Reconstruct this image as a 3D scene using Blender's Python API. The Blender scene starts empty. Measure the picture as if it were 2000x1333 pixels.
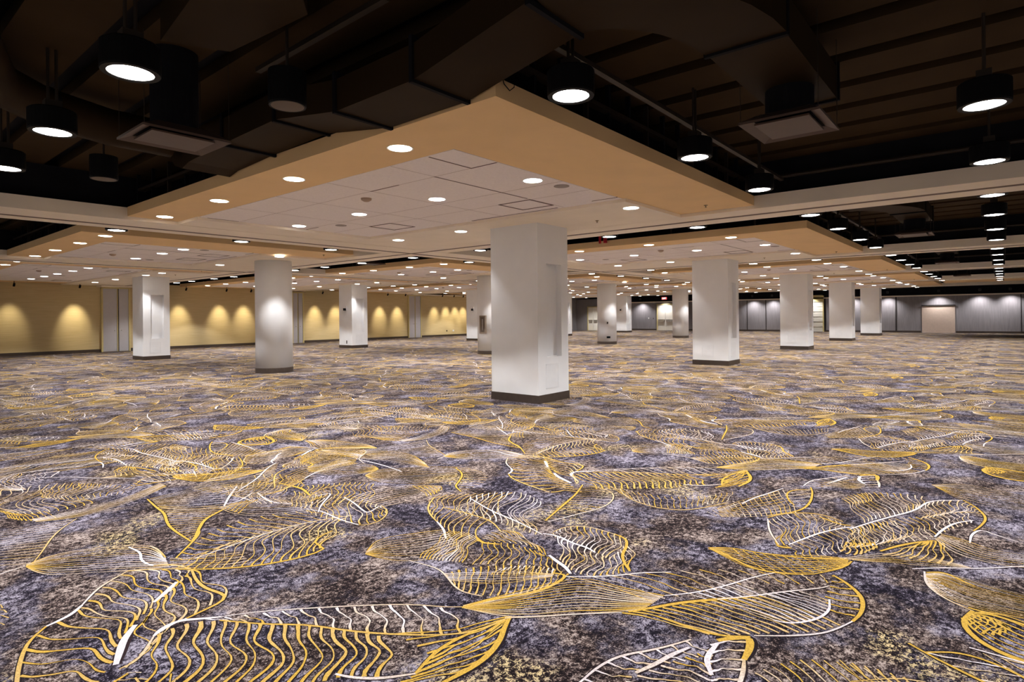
import bpy, math, random
import numpy as np
from mathutils import Vector, Matrix

# ------------------------------------------------------------------ camera, world, exposure
SC = bpy.context.scene
EYE = 1.55
YAW, ROLL, FPX, CY = 0.6935, -0.0099, 1153.04, 616.74
cam_d = bpy.data.cameras.new('camera')
cam_d.sensor_width = 36.0
cam_d.lens = FPX * 36.0 / 2000.0
cam_d.shift_y = -(CY - 666.5) / 2000.0 * -1.0
cam_d.clip_start = 0.05
cam_d.clip_end = 300
cam = bpy.data.objects.new('camera', cam_d)
SC.collection.objects.link(cam)
F = Vector((math.cos(YAW), math.sin(YAW), 0)); Rv = Vector((math.sin(YAW), -math.cos(YAW), 0)); Uv = Vector((0, 0, 1))
R3 = Rv * math.cos(ROLL) + Uv * math.sin(ROLL)
U3 = Uv * math.cos(ROLL) - Rv * math.sin(ROLL)
M = Matrix((R3, U3, -F)).transposed().to_4x4()
M.translation = Vector((0, 0, EYE))
cam.matrix_world = M
SC.camera = cam

world = bpy.data.worlds.new('world'); SC.world = world
world.use_nodes = True
world.node_tree.nodes['Background'].inputs[0].default_value = (1.0, 0.9, 0.82, 1)
world.node_tree.nodes['Background'].inputs[1].default_value = WORLD_STRENGTH = 0.35
SC.view_settings.view_transform = 'Standard'
SC.view_settings.look = 'None'
SC.view_settings.gamma = 1.0
SC.view_settings.use_curve_mapping = False
SC.view_settings.exposure = 0.2
SC.cycles.use_denoising = True
SC.cycles.max_bounces = 8
SC.cycles.diffuse_bounces = 5
SC.cycles.sample_clamp_indirect = 6.0
SC.cycles.use_light_tree = True

P_RECESS, P_PEND, P_WALL = 285.0, 290.0, 135.0     # watts of the lamp kinds

# ------------------------------------------------------------------ grid of the hall (metres)
X0, Y0, SX, SY = 8.667, 6.777, 9.268, 9.315
WX, WY = 0.464, 0.544
ZC, ZP, ZT, ZD = 3.17, 3.22, 3.37, 3.90         # beam underside, island underside, island top, deck
YW, XW = 33.1, 52.3                              # left wall, far wall
random.seed(7)
COL = SC.collection

# ------------------------------------------------------------------ materials
def new_mat(name):
    m = bpy.data.materials.new(name); m.use_nodes = True
    return m, m.node_tree.nodes, m.node_tree.links
def mat(name, color, rough=0.8, metal=0.0, noise=0.0, nscale=8.0, bump=0.0, stretch=(1, 1, 1), spec=0.3):
    m, N, Lk = new_mat(name)
    b = N['Principled BSDF']
    b.inputs['Base Color'].default_value = (*color, 1)
    b.inputs['Roughness'].default_value = rough
    b.inputs['Metallic'].default_value = metal
    b.inputs['Specular IOR Level'].default_value = spec
    if noise or bump:
        tc = N.new('ShaderNodeTexCoord'); mp = N.new('ShaderNodeMapping'); mp.inputs['Scale'].default_value = stretch
        nz = N.new('ShaderNodeTexNoise'); nz.inputs['Scale'].default_value = nscale; nz.inputs['Detail'].default_value = 4
        Lk.new(tc.outputs['Object'], mp.inputs[0]); Lk.new(mp.outputs[0], nz.inputs['Vector'])
        if noise:
            r = N.new('ShaderNodeMapRange'); r.inputs[1].default_value = 0.3; r.inputs[2].default_value = 0.7
            r.inputs[3].default_value = 1 - noise; r.inputs[4].default_value = 1 + noise
            mx = N.new('ShaderNodeMix'); mx.data_type = 'RGBA'; mx.blend_type = 'MULTIPLY'; mx.inputs[0].default_value = 1
            mx.inputs[6].default_value = (*color, 1)
            Lk.new(nz.outputs['Fac'], r.inputs[0]); Lk.new(r.outputs[0], mx.inputs[7]); Lk.new(mx.outputs[2], b.inputs['Base Color'])
        if bump:
            bp = N.new('ShaderNodeBump'); bp.inputs['Strength'].default_value = bump; bp.inputs['Distance'].default_value = 0.01
            Lk.new(nz.outputs['Fac'], bp.inputs['Height']); Lk.new(bp.outputs[0], b.inputs['Normal'])
    return m
def glow(name, color, strength):
    m, N, Lk = new_mat(name)
    b = N['Principled BSDF']
    b.inputs['Base Color'].default_value = (0.9, 0.9, 0.9, 1)
    b.inputs['Emission Color'].default_value = (*color, 1)
    b.inputs['Emission Strength'].default_value = strength
    m.cycles.emission_sampling = 'NONE'
    return m
M_TAN = mat('tan_paint', (0.84, 0.59, 0.315), 0.85, noise=0.03, nscale=2)
M_CREAM = mat('cream_paint', (0.92, 0.83, 0.70), 0.85, noise=0.03, nscale=2)
M_TILE = mat('ceiling_tile', (0.90, 0.84, 0.83), 0.95, noise=0.04, nscale=40)
M_SEAM = mat('tile_seam', (0.16, 0.11, 0.10), 0.9, noise=0.05)
M_SEAM2 = mat('tile_joint', (0.55, 0.46, 0.44), 0.9, noise=0.05)
M_TRACK = mat('track_slot', (0.22, 0.17, 0.14), 0.6, noise=0.05)
M_BLACK = mat('black_paint', (0.010, 0.010, 0.013), 0.75, noise=0.2, nscale=3, spec=0.06)
M_DECK = mat('dark_painted_deck', (0.045, 0.028, 0.014), 0.8, noise=0.15, nscale=1.5, spec=0.06)
M_DUCT = mat('dark_painted_duct', (0.027, 0.016, 0.0075), 0.6, noise=0.12, nscale=2, spec=0.06)
M_STRUT = mat('dark_strut', (0.03, 0.021, 0.015), 0.5, noise=0.1)
M_GRILLE = mat('diffuser_metal', (0.085, 0.054, 0.042), 0.5, noise=0.06)
M_WHITE = mat('white_column_paint', (0.80, 0.81, 0.83), 0.6, noise=0.02, nscale=3)
M_PANEL = mat('white_access_panel', (0.77, 0.78, 0.80), 0.5, noise=0.02)
M_BASE = mat('dark_brown_base', (0.055, 0.040, 0.032), 0.45, noise=0.1, nscale=12)
M_CAN = mat('black_lamp_can', (0.006, 0.006, 0.007), 0.45, noise=0.1, spec=0.06)
M_TRIM = mat('white_lamp_trim', (0.75, 0.74, 0.72), 0.4, noise=0.02)
M_LENS = glow('lit_lens', (1.0, 0.97, 0.92), 14.0)
M_OFF = mat('unlit_lens', (0.09, 0.06, 0.04), 0.5, noise=0.06)
M_CHROME = mat('brushed_metal', (0.50, 0.48, 0.45), 0.35, 0.8, noise=0.05)
M_DOORW = mat('pale_grey_door', (0.50, 0.48, 0.50), 0.5, noise=0.02)
M_FRAMEY = mat('yellowish_door_frame', (0.62, 0.52, 0.24), 0.5, noise=0.03)
M_DOORC = mat('cream_door', (0.78, 0.74, 0.66), 0.5, noise=0.02)
M_GREYW = mat('grey_fabric_wall', (0.25, 0.235, 0.25), 0.95, noise=0.12, nscale=5, stretch=(1, 6, 0.3), bump=0.1)
M_JOINT = mat('dark_joint', (0.03, 0.025, 0.025), 0.8, noise=0.1)
M_BEIGE = mat('beige_panel', (0.60, 0.48, 0.40), 0.8, noise=0.04)
M_SHUT = mat('white_shutter', (0.72, 0.70, 0.62), 0.5, noise=0.02)
M_EXIT = glow('exit_sign_red', (1.0, 0.05, 0.06), 1.6)
M_RED = mat('red_pipe', (0.45, 0.02, 0.03), 0.5, noise=0.05)
M_BRONZE = mat('bronze_cabinet', (0.30, 0.24, 0.19), 0.45, 0.3, noise=0.08)

def wallpaper():
    m, N, Lk = new_mat('tan_wallcovering')
    b = N['Principled BSDF']; b.inputs['Roughness'].default_value = 0.85
    tc = N.new('ShaderNodeTexCoord'); mp = N.new('ShaderNodeMapping'); mp.inputs['Scale'].default_value = (0.6, 1, 26)
    nz = N.new('ShaderNodeTexNoise'); nz.inputs['Scale'].default_value = 2.2; nz.inputs['Detail'].default_value = 6
    cr = N.new('ShaderNodeValToRGB')
    cr.color_ramp.elements[0].position = 0.3; cr.color_ramp.elements[0].color = (0.50, 0.39, 0.20, 1)
    cr.color_ramp.elements[1].position = 0.7; cr.color_ramp.elements[1].color = (0.60, 0.48, 0.27, 1)
    Lk.new(tc.outputs['Object'], mp.inputs[0]); Lk.new(mp.outputs[0], nz.inputs['Vector']); Lk.new(nz.outputs['Fac'], cr.inputs[0])
    Lk.new(cr.outputs[0], b.inputs['Base Color'])
    return m
M_WALL = wallpaper()

def carpet_ground():
    m, N, Lk = new_mat('mottled_carpet')
    b = N['Principled BSDF']; b.inputs['Roughness'].default_value = 1.0; b.inputs['Specular IOR Level'].default_value = 0.05
    tc = N.new('ShaderNodeTexCoord')
    def noise(scale, detail, rough=0.6, dist=0.0, off=0.0):
        mp = N.new('ShaderNodeMapping'); mp.inputs['Location'].default_value = (off, off * 1.7, 0)
        n = N.new('ShaderNodeTexNoise'); n.inputs['Scale'].default_value = scale; n.inputs['Detail'].default_value = detail
        n.inputs['Roughness'].default_value = rough; n.inputs['Distortion'].default_value = dist
        Lk.new(tc.outputs['Object'], mp.inputs[0]); Lk.new(mp.outputs[0], n.inputs['Vector'])
        return n.outputs['Fac']
    def ramp(fac, stops):
        r = N.new('ShaderNodeValToRGB'); e = r.color_ramp.elements
        while len(e) < len(stops): e.new(0.5)
        for k, (p, c) in enumerate(stops): e[k].position = p; e[k].color = (*c, 1)
        Lk.new(fac, r.inputs[0]); return r.outputs[0]
    def mix(fac, a, bb):
        mx = N.new('ShaderNodeMix'); mx.data_type = 'RGBA'
        Lk.new(fac, mx.inputs[0]); Lk.new(a, mx.inputs[6]); Lk.new(bb, mx.inputs[7]); return mx.outputs[2]
    def add(a, bb, k):
        mm = N.new('ShaderNodeMath'); mm.operation = 'MULTIPLY_ADD'; mm.inputs[1].default_value = k
        Lk.new(bb, mm.inputs[0]); Lk.new(a, mm.inputs[2]); return mm.outputs[0]
    def comb(*terms):
        o = None
        for src, k in terms:
            mm = N.new('ShaderNodeMath'); mm.operation = 'MULTIPLY_ADD'; mm.inputs[1].default_value = k; mm.inputs[2].default_value = 0
            Lk.new(src, mm.inputs[0])
            if o is not None: Lk.new(o, mm.inputs[2])
            o = mm.outputs[0]
        return o
    fine = noise(120.0, 2, 0.6, off=3.0); midn = noise(24.0, 7, 0.85, off=5.0); low = noise(2.6, 4, 0.6, off=1.0)
    s = comb((midn, 1.12), (fine, 0.42), (low, 0.42))
    low2 = noise(3.1, 4, 0.6, off=14.0); mid2 = noise(30.0, 6, 0.82, off=17.0)
    s2 = comb((mid2, 1.12), (fine, 0.42), (low2, 0.42))
    def unit(sock, lo, hi):
        r = N.new('ShaderNodeMapRange'); r.inputs[1].default_value = lo; r.inputs[2].default_value = hi; Lk.new(sock, r.inputs[0]); return r.outputs[0]
    g = ramp(unit(s, .82, 1.15), [(0.0, (0.003, 0.0025, 0.005)), (0.38, (0.009, 0.007, 0.012)), (0.50, (0.036, 0.029, 0.043)), (0.62, (0.115, 0.100, 0.132)), (0.86, (0.27, 0.25, 0.30))])
    br = ramp(unit(s2, .82, 1.15), [(0.0, (0.004, 0.003, 0.004)), (0.39, (0.011, 0.007, 0.008)), (0.52, (0.050, 0.033, 0.030)), (0.67, (0.145, 0.110, 0.100)), (0.90, (0.30, 0.25, 0.23))])
    w = ramp(unit(comb((noise(1.9, 3, 0.6, off=21.0), 1.0), (midn, .35)), .55, .85), [(0.30, (0, 0, 0)), (0.58, (1, 1, 1))])
    col = mix(w, g, br)
    cr = ramp(unit(comb((mid2, 1.0), (fine, .3)), .55, .8), [(0.52, (0, 0, 0)), (0.60, (1, 1, 1))])
    cr2 = ramp(noise(0.9, 3, 0.5, off=40.0), [(0.615, (0, 0, 0)), (0.66, (1, 1, 1))])
    mm = N.new('ShaderNodeMath'); mm.operation = 'MULTIPLY'; Lk.new(cr, mm.inputs[0]); Lk.new(cr2, mm.inputs[1])
    rgb = N.new('ShaderNodeRGB'); rgb.outputs[0].default_value = (0.42, 0.33, 0.18, 1)
    col = mix(mm.outputs[0], col, rgb.outputs[0])
    Lk.new(col, b.inputs['Base Color'])
    pass
    return m
def carpet_yarn(name, c0, c1, dark=False):
    m, N, Lk = new_mat(name)
    b = N['Principled BSDF']; b.inputs['Roughness'].default_value = 1.0; b.inputs['Specular IOR Level'].default_value = 0.05
    tc = N.new('ShaderNodeTexCoord'); n = N.new('ShaderNodeTexNoise'); n.inputs['Scale'].default_value = 120; n.inputs['Detail'].default_value = 2
    Lk.new(tc.outputs['Object'], n.inputs['Vector'])
    at = N.new('ShaderNodeAttribute'); at.attribute_name = 'yarn'
    mx = N.new('ShaderNodeMix'); mx.data_type = 'RGBA'
    mx.inputs[6].default_value = (*c0, 1); mx.inputs[7].default_value = (*c1, 1)
    Lk.new(at.outputs['Fac'], mx.inputs[0])
    r = N.new('ShaderNodeMapRange'); r.inputs[1].default_value = 0.3; r.inputs[2].default_value = 0.7; r.inputs[3].default_value = 0.72; r.inputs[4].default_value = 1.25
    Lk.new(n.outputs['Fac'], r.inputs[0])
    mu = N.new('ShaderNodeMix'); mu.data_type = 'RGBA'; mu.blend_type = 'MULTIPLY'; mu.inputs[0].default_value = 1
    Lk.new(mx.outputs[2], mu.inputs[6]); Lk.new(r.outputs[0], mu.inputs[7]); Lk.new(mu.outputs[2], b.inputs['Base Color'])
    return m
M_CARPET = carpet_ground()
M_YARN = carpet_yarn('gold_and_cream_yarn', (0.375, 0.235, 0.042), (0.47, 0.43, 0.46))
M_YARN_DARK = carpet_yarn('black_yarn', (0.012, 0.008, 0.010), (0.02, 0.012, 0.014))

# ------------------------------------------------------------------ mesh helpers
class MB:
    def __init__(s): s.v = []; s.f = []; s.m = []
    def quad(s, a, b, c, d, mi=0):
        n = len(s.v); s.v += [a, b, c, d]; s.f.append((n, n + 1, n + 2, n + 3)); s.m.append(mi)
    def box(s, x0, y0, z0, x1, y1, z1, mi=0):
        n = len(s.v)
        s.v += [(x0, y0, z0), (x1, y0, z0), (x1, y1, z0), (x0, y1, z0), (x0, y0, z1), (x1, y0, z1), (x1, y1, z1), (x0, y1, z1)]
        for q in ((3, 2, 1, 0), (4, 5, 6, 7), (0, 1, 5, 4), (1, 2, 6, 5), (2, 3, 7, 6), (3, 0, 4, 7)):
            s.f.append(tuple(n + k for k in q)); s.m.append(mi)
        return s
    def bar(s, a, b, w, h, mi=0):
        a = Vector(a); b = Vector(b); d = (b - a).normalized()
        up = Vector((0, 0, 1)) if abs(d.z) < 0.95 else Vector((1, 0, 0))
        r = d.cross(up).normalized(); u = r.cross(d)
        n = len(s.v)
        for p in (a, b):
            for i, j in ((-1, -1), (1, -1), (1, 1), (-1, 1)): s.v.append(tuple(p + r * (i * w / 2) + u * (j * h / 2)))
        for q in ((3, 2, 1, 0), (4, 5, 6, 7), (0, 1, 5, 4), (1, 2, 6, 5), (2, 3, 7, 6), (3, 0, 4, 7)):
            s.f.append(tuple(n + k for k in q)); s.m.append(mi)
        return s
    def lathe(s, prof, n=24, c=(0, 0), mi=0, caps=True):
        st = len(s.v)
        for r, z in prof:
            for k in range(n):
                a = 2 * math.pi * k / n; s.v.append((c[0] + r * math.cos(a), c[1] + r * math.sin(a), z))
        for i in range(len(prof) - 1):
            for k in range(n):
                k2 = (k + 1) % n
                s.f.append((st + i * n + k, st + i * n + k2, st + (i + 1) * n + k2, st + (i + 1) * n + k)); s.m.append(mi)
        for i in (0, len(prof) - 1):
            if caps and prof[i][0] > 1e-6: s.f.append(tuple(st + i * n + k for k in (range(n) if i else range(n - 1, -1, -1)))); s.m.append(mi)
        return s
    def tube(s, pts, r, n=8, mi=0):
        st = len(s.v); P = [Vector(p) for p in pts]
        for i, p in enumerate(P):
            d = (P[min(i + 1, len(P) - 1)] - P[max(i - 1, 0)]).normalized()
            up = Vector((0, 0, 1)) if abs(d.z) < 0.9 else Vector((1, 0, 0))
            a = d.cross(up).normalized(); b = a.cross(d)
            for k in range(n):
                t = 2 * math.pi * k / n; s.v.append(tuple(p + (a * math.cos(t) + b * math.sin(t)) * r))
        for i in range(len(P) - 1):
            for k in range(n):
                k2 = (k + 1) % n
                s.f.append((st + i * n + k, st + i * n + k2, st + (i + 1) * n + k2, st + (i + 1) * n + k)); s.m.append(mi)
        s.f.append(tuple(st + k for k in range(n))); s.m.append(mi)
        s.f.append(tuple(st + (len(P) - 1) * n + k for k in range(n))); s.m.append(mi)
        return s
    def prism(s, poly, z0, z1, mi=0):
        st = len(s.v); n = len(poly)
        s.v += [(x, y, z0) for x, y in poly] + [(x, y, z1) for x, y in poly]
        s.f.append(tuple(st + k for k in range(n - 1, -1, -1))); s.m.append(mi)
        s.f.append(tuple(st + n + k for k in range(n))); s.m.append(mi)
        for k in range(n):
            k2 = (k + 1) % n; s.f.append((st + k, st + k2, st + n + k2, st + n + k)); s.m.append(mi)
        return s
    def mesh(s, name, mats):
        me = bpy.data.meshes.new(name); me.from_pydata(s.v, [], s.f)
        for m in (mats if isinstance(mats, (list, tuple)) else [mats]): me.materials.append(m)
        me.polygons.foreach_set('material_index', s.m); me.update()
        import bmesh
        bm = bmesh.new(); bm.from_mesh(me); bmesh.ops.recalc_face_normals(bm, faces=bm.faces); bm.to_mesh(me); bm.free()
        return me
    def build(s, name, mats, parent=None, loc=None, smooth=False, bevel=0):
        me = s.mesh(name, mats)
        if smooth: me.shade_smooth()
        o = bpy.data.objects.new(name, me); COL.objects.link(o)
        if parent: o.parent = parent
        if loc: o.location = loc
        if bevel:
            bv = o.modifiers.new('bevel', 'BEVEL'); bv.width = bevel; bv.segments = 2; bv.limit_method = 'ANGLE'
        return o
def tag(o, label=None, cat=None, group=None, kind=None):
    if label: o['label'] = label
    if cat: o['category'] = cat
    if group: o['group'] = group
    if kind: o['kind'] = kind
    return o
def empty(name, loc=(0, 0, 0)):
    e = bpy.data.objects.new(name, None); e.location = loc; e.empty_display_size = 0.1; COL.objects.link(e); return e
def copy_tree(o, parent=None):
    c = o.copy(); COL.objects.link(c)
    if parent: c.parent = parent
    for ch in o.children: copy_tree(ch, c)
    return c
def view_px(x, y, z):
    v = Vector((x, y, z - EYE)); d = v.dot(F)
    if d < 0.05: return None
    return (1000 + FPX * v.dot(R3) / d, CY - FPX * v.dot(U3) / d)
def in_view(x, y, z, m=60):
    q = view_px(x, y, z); return bool(q) and -m < q[0] < 2000 + m and -m < q[1] < 1333 + m
LEAVES = [
["C",11,0.1,15,0.35,0.1,[[151,387],[138,405],[126,416],[112,404],[98,386],[95,382]],[[146,378],[131,363],[118,352],[108,343],[104,338],[101,334]],0.22],
["C",8,0.1,19,0,0.05,[[93,382],[83,375],[74,367],[67,359],[63,345],[59,326],[55,305]],[[98,330],[95,325],[92,319],[88,308],[82,302],[78,295],[73,285]],0.12],
["C",8,0.1,16,0,0.3,[[153,385],[150,384],[144,377],[133,366],[121,355],[114,344]],[[149,333],[136,329],[126,325],[117,324],[104,311],[91,301]],0.12],
["R",1,0,26,1,1,[[140,375],[130,365],[122,358]],[],0],
["R",1,0,34,1,1,[[107,339],[103,334],[98,327],[93,316],[89,307]],[],0],
["R",1,0,22,0.9,1,[[96,385],[90,378],[84,375],[78,373]],[],0],
["R",1,0,18,0,0.2,[[78,373],[70,364],[65,353],[59,332],[54,306]],[],0],
["R",1,0,20,0.1,0,[[153,387],[148,368],[147,353],[150,340],[150,334],[145,329],[134,327],[124,325]],[],0],
["R",1,0,24,1,1,[[126,325],[119,326],[113,324],[109,320]],[],0],
["R",1,0,14,0.6,0.2,[[109,320],[97,303],[89,302]],[],0],
["R",1,0,13,0,0.3,[[127,415],[138,406],[153,388]],[],0],
["R",1,0,14,0.3,0.9,[[127,415],[116,408],[107,401],[96,385]],[],0],
["C",14,0.06,15,0.9,0.2,[[132,317],[141,309],[155,299],[171,285],[189,266],[208,247],[216,231]],[[139,304],[149,287],[162,270],[172,250],[182,231],[192,217],[205,205]],0.1],
["C",19,0.09,19,0.1,0,[[111,320],[121,321],[131,316],[142,299],[152,283],[162,271],[172,250],[178,234]],[[88,279],[97,268],[106,256],[114,247],[122,236],[132,225],[147,222],[157,208]],0.16],
["C",6,0.03,15,0,0,[[231,197],[229,196],[226,195],[223,194]],[[184,229],[184,213],[182,200],[169,197]],0.1],
["C",6,0.03,17,0,0,[[228,196],[219,190],[210,184],[198,180],[189,181]],[[181,200],[176,199],[169,196],[163,197],[156,198]],0.05],
["R",1,0,22,1,0.9,[[110,321],[118,325],[123,326],[132,318],[138,313]],[],0],
["R",1,0,11,0.9,0.3,[[138,313],[152,304],[171,286],[190,267],[208,247],[218,229],[224,222]],[],0],
["R",1,0,15,0,0.1,[[136,310],[149,287],[162,271],[171,250],[182,231],[200,207],[213,199],[231,196]],[],0],
["R",1,0,30,0,0,[[232,196],[223,192],[211,185],[197,181],[185,181],[172,183]],[],0],
["R",1,0,20,0,0,[[214,200],[196,203],[184,202],[169,197]],[],0],
["R",1,0,18,0.9,0.6,[[147,224],[150,216],[157,206],[169,197]],[],0],
["L",13,0.01,11,0,0.7,[[90,477],[104,483],[122,478],[139,464],[153,448],[150,421]],[[89,473],[92,453],[102,439],[117,425],[132,411],[146,402]],0],
["R",1,0,16,1,1,[[141,458],[143,441],[138,427],[139,413],[142,409]],[],0],
["R",1,0,14,0.9,0.6,[[76,472],[84,474],[89,475]],[],0],
["R",1,0,12,0.5,0,[[151,449],[152,436],[150,419]],[],0],
["R",1,0,17,0.1,0.2,[[140,411],[148,405],[153,388]],[],0],
["C",16,0.01,9,0.75,0.5,[[43,575],[39,524]],[[134,554],[123,544],[109,513],[92,477]],0.02],
["R",1,0,11,0.3,0.1,[[136,556],[121,537],[111,518],[103,498],[93,476]],[],0],
["C",17,0.08,13,0.3,0,[[177,409],[197,414],[216,408],[237,402],[255,396],[267,391]],[[147,395],[164,373],[180,359],[196,351],[210,350],[221,353]],-0.1],
["C",15,0.07,12,0,0.1,[[154,413],[173,432],[193,446],[213,449],[236,445],[258,430]],[[165,397],[184,403],[209,409],[231,406],[252,399],[270,392]],-0.1],
["R",1,0,13,0.9,0.4,[[161,402],[185,405],[213,409],[243,405],[261,399],[274,391]],[],0],
["R",1,0,18,0,0,[[147,394],[164,373],[183,358],[202,350],[220,348],[224,353],[223,365],[234,373],[245,375]],[],0],
["L",6,0.02,8,0.2,0.3,[[151,415],[164,401],[174,395],[184,389]],[[146,399],[159,382],[167,373],[181,367]],0],
["R",1,0,16,0,0,[[154,413],[172,433],[183,447],[186,458]],[],0],
["C",15,0.09,11,0.5,0.1,[[261,443],[285,450],[298,440],[304,419],[303,393]],[[256,426],[256,401],[261,385],[265,369],[277,365],[294,375]],-0.1],
["C",14,0.09,10,0.1,0,[[296,493],[312,485],[326,473],[334,463],[338,450]],[[266,447],[286,452],[297,442],[300,427],[308,416]],0.05],
["L",10,0.01,8,0.7,0.3,[[302,431],[332,434],[356,421],[372,395]],[[297,392],[312,388],[332,385],[362,387]],0],
["C",6,0.02,11,0,0,[[356,416],[365,402],[370,393]],[[343,382],[351,381],[363,386]],0.1],
["R",1,0,15,1,0.9,[[260,434],[265,418],[262,393],[264,370]],[],0],
["R",1,0,15,1,0.9,[[297,437],[294,419],[285,392],[285,386],[300,393]],[],0],
["R",1,0,12,0.1,0.1,[[303,393],[297,376],[280,364],[267,365],[264,370]],[],0],
["C",9,0.05,11,0,0,[[283,567],[297,560],[305,544],[300,510]],[[270,532],[281,525],[287,513],[288,490]],0.1],
["R",1,0,26,0,0,[[285,523],[287,504],[289,489],[282,466]],[],0],
["C",15,0.09,10,0.2,0.7,[[249,554],[263,552],[275,547],[282,522],[280,500]],[[243,511],[241,480],[248,471],[254,466],[260,456]],-0.2],
["R",1,0,17,1,1,[[225,500],[236,497],[260,518],[252,488],[252,467],[260,456]],[],0],
["C",10,0.06,11,0.1,0.1,[[280,488],[283,472],[290,451],[299,434]],[[256,450],[260,434],[272,430],[283,425]],0.05],
["C",17,0.03,9,0.1,0.1,[[185,536],[183,516],[177,492],[173,471],[172,451],[173,436]],[[221,491],[210,482],[201,477],[194,471],[185,456],[177,442]],0.06],
["L",12,0.01,8,0.3,0.7,[[191,566],[215,567],[244,574],[255,551]],[[187,535],[195,515],[208,499],[221,495]],0],
["R",1,0,19,0,0,[[189,567],[185,534],[184,515],[176,489],[173,469],[172,435]],[],0],
["R",1,0,23,0,0,[[229,495],[213,484],[198,475],[188,460],[173,434]],[],0],
["R",1,0,20,1,1,[[256,545],[237,519],[221,494]],[],0],
["C",13,0.12,10,0.2,0.1,[[117,706],[129,703],[143,696],[160,687],[177,657]],[[104,623],[112,603],[124,592],[139,589],[155,590]],-0.2],
["C",18,0.08,8,0.1,0.3,[[137,667],[148,684],[165,673],[181,656],[195,616]],[[134,644],[142,625],[150,614],[164,608],[180,601]],-0.1],
["C",11,0.02,11,0,0,[[102,627],[106,615],[113,600],[124,598]],[[103,599],[108,583],[116,574],[126,571]],0.05],
["L",9,0.01,9,0.6,0.3,[[113,582],[135,578],[160,583],[185,590],[215,611]],[[114,572],[137,558],[155,563],[183,570],[215,597]],0],
["C",9,0.12,8,0.7,0.8,[[123,758],[139,759],[150,754],[159,750]],[[117,710],[126,707],[138,702],[152,721]],-0.2],
["L",14,0.01,8,0.1,0.2,[[353,482],[374,489],[397,469],[416,451],[429,431]],[[350,479],[344,453],[353,431],[371,409],[395,398]],0],
["C",12,0.05,9,0,0.2,[[428,432],[421,419],[409,404],[391,392],[376,376],[371,368]],[[431,415],[432,398],[421,381],[403,371],[387,368],[372,367]],0.1],
["R",1,0,19,0,0,[[425,430],[414,408],[390,391],[379,385],[371,369]],[],0],
["R",1,0,17,1,1,[[386,544],[387,506],[385,482],[382,463]],[],0],
["L",13,0.01,8,0.2,0.1,[[353,603],[369,602],[389,583],[398,556]],[[338,577],[336,549],[351,536],[379,535]],0],
["C",8,0.05,9,0.8,0.3,[[372,627],[391,633],[407,631],[427,642]],[[364,608],[376,609],[392,614],[416,627]],0.1],
["C",9,0.05,9,0.1,0,[[357,609],[369,614],[384,615]],[[340,575],[353,583],[365,587]],0.1],
["L",14,0.01,7,0.1,0.2,[[384,595],[420,568],[441,520],[420,471]],[[387,551],[397,519],[407,488],[409,451]],0],
["L",12,0.02,10,0,0.6,[[237,324],[255,335],[273,329],[297,312]],[[234,321],[236,307],[245,291],[261,279],[281,280]],0],
["C",12,0.08,10,0.1,0.1,[[345,375],[354,374],[362,367],[375,354],[387,341],[396,331]],[[321,356],[308,334],[298,312],[294,293],[296,283],[296,278]],-0.15],
["C",14,0.1,10,0.8,0.4,[[366,352],[386,346],[399,334],[402,319],[392,297]],[[328,327],[330,312],[333,294],[331,275],[330,255]],-0.1],
["R",1,0,15,0.1,0.1,[[345,375],[325,362],[313,346],[305,329]],[],0],
["R",1,0,17,1,1,[[305,329],[297,313],[286,300]],[],0],
["R",1,0,16,1,0.8,[[361,347],[348,312],[344,288],[339,269],[333,251]],[],0],
["R",1,0,15,0.1,0.1,[[331,350],[333,321],[332,298],[319,277]],[],0],
["C",13,0.07,10,0,0.1,[[298,276],[300,270],[306,261],[308,249],[307,236],[304,225]],[[266,255],[271,250],[278,239],[287,230],[292,218],[291,206]],0.12],
["C",14,0.06,10,0.2,0.3,[[298,280],[303,289],[302,299],[298,307]],[[264,262],[261,269],[256,278],[252,288]],-0.1],
["C",12,0.08,9,0.4,0.2,[[302,280],[315,283],[324,279],[326,268]],[[302,269],[308,258],[312,244],[306,228]],0.1],
["R",1,0,22,0,0,[[301,285],[296,275],[297,271],[301,263]],[],0],
["C",14,0.09,11,0.1,0.6,[[340,247],[355,248],[366,238],[367,219],[365,202]],[[335,241],[333,229],[332,216],[329,202],[324,192]],0.1],
["C",15,0.08,12,0.6,0.2,[[336,240],[332,226],[332,212],[327,197],[328,192],[355,197]],[[305,216],[295,199],[297,190],[303,183],[310,178],[318,174]],0.08],
["R",1,0,19,1,1,[[335,252],[338,241],[333,226],[333,214],[329,205]],[],0],
["R",1,0,20,0,0,[[365,211],[363,201],[351,194],[337,190],[327,183],[318,174]],[],0],
["R",1,0,26,1,1,[[307,226],[302,216],[299,208],[293,200]],[],0],
["R",1,0,12,0.2,0.4,[[342,248],[357,247],[367,234],[365,211]],[],0],
["C",18,0.03,12,0,0.1,[[246,259],[257,256],[272,245],[285,231],[292,212],[292,201]],[[240,247],[236,236],[239,223],[247,213],[259,204],[278,199]],0.05],
["C",12,0.05,10,0.7,0,[[273,237],[282,232],[290,222],[292,212]],[[262,236],[270,226],[279,218],[285,207]],-0.1],
["R",1,0,22,0,0,[[287,209],[291,200],[274,199],[259,203],[240,216]],[],0],
["R",1,0,12,0.7,0.4,[[245,291],[249,269],[245,257],[235,237],[239,222]],[],0],
["L",6,0.01,10,0.6,0.3,[[246,259],[259,245],[275,227],[286,208]],[[242,250],[251,233],[262,220],[283,206]],0],
["L",14,0.01,12,0.1,0.3,[[225,223],[252,211],[278,202],[296,189],[296,166],[302,144]],[[223,221],[229,200],[243,184],[256,170],[269,156],[282,146]],0],
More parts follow.
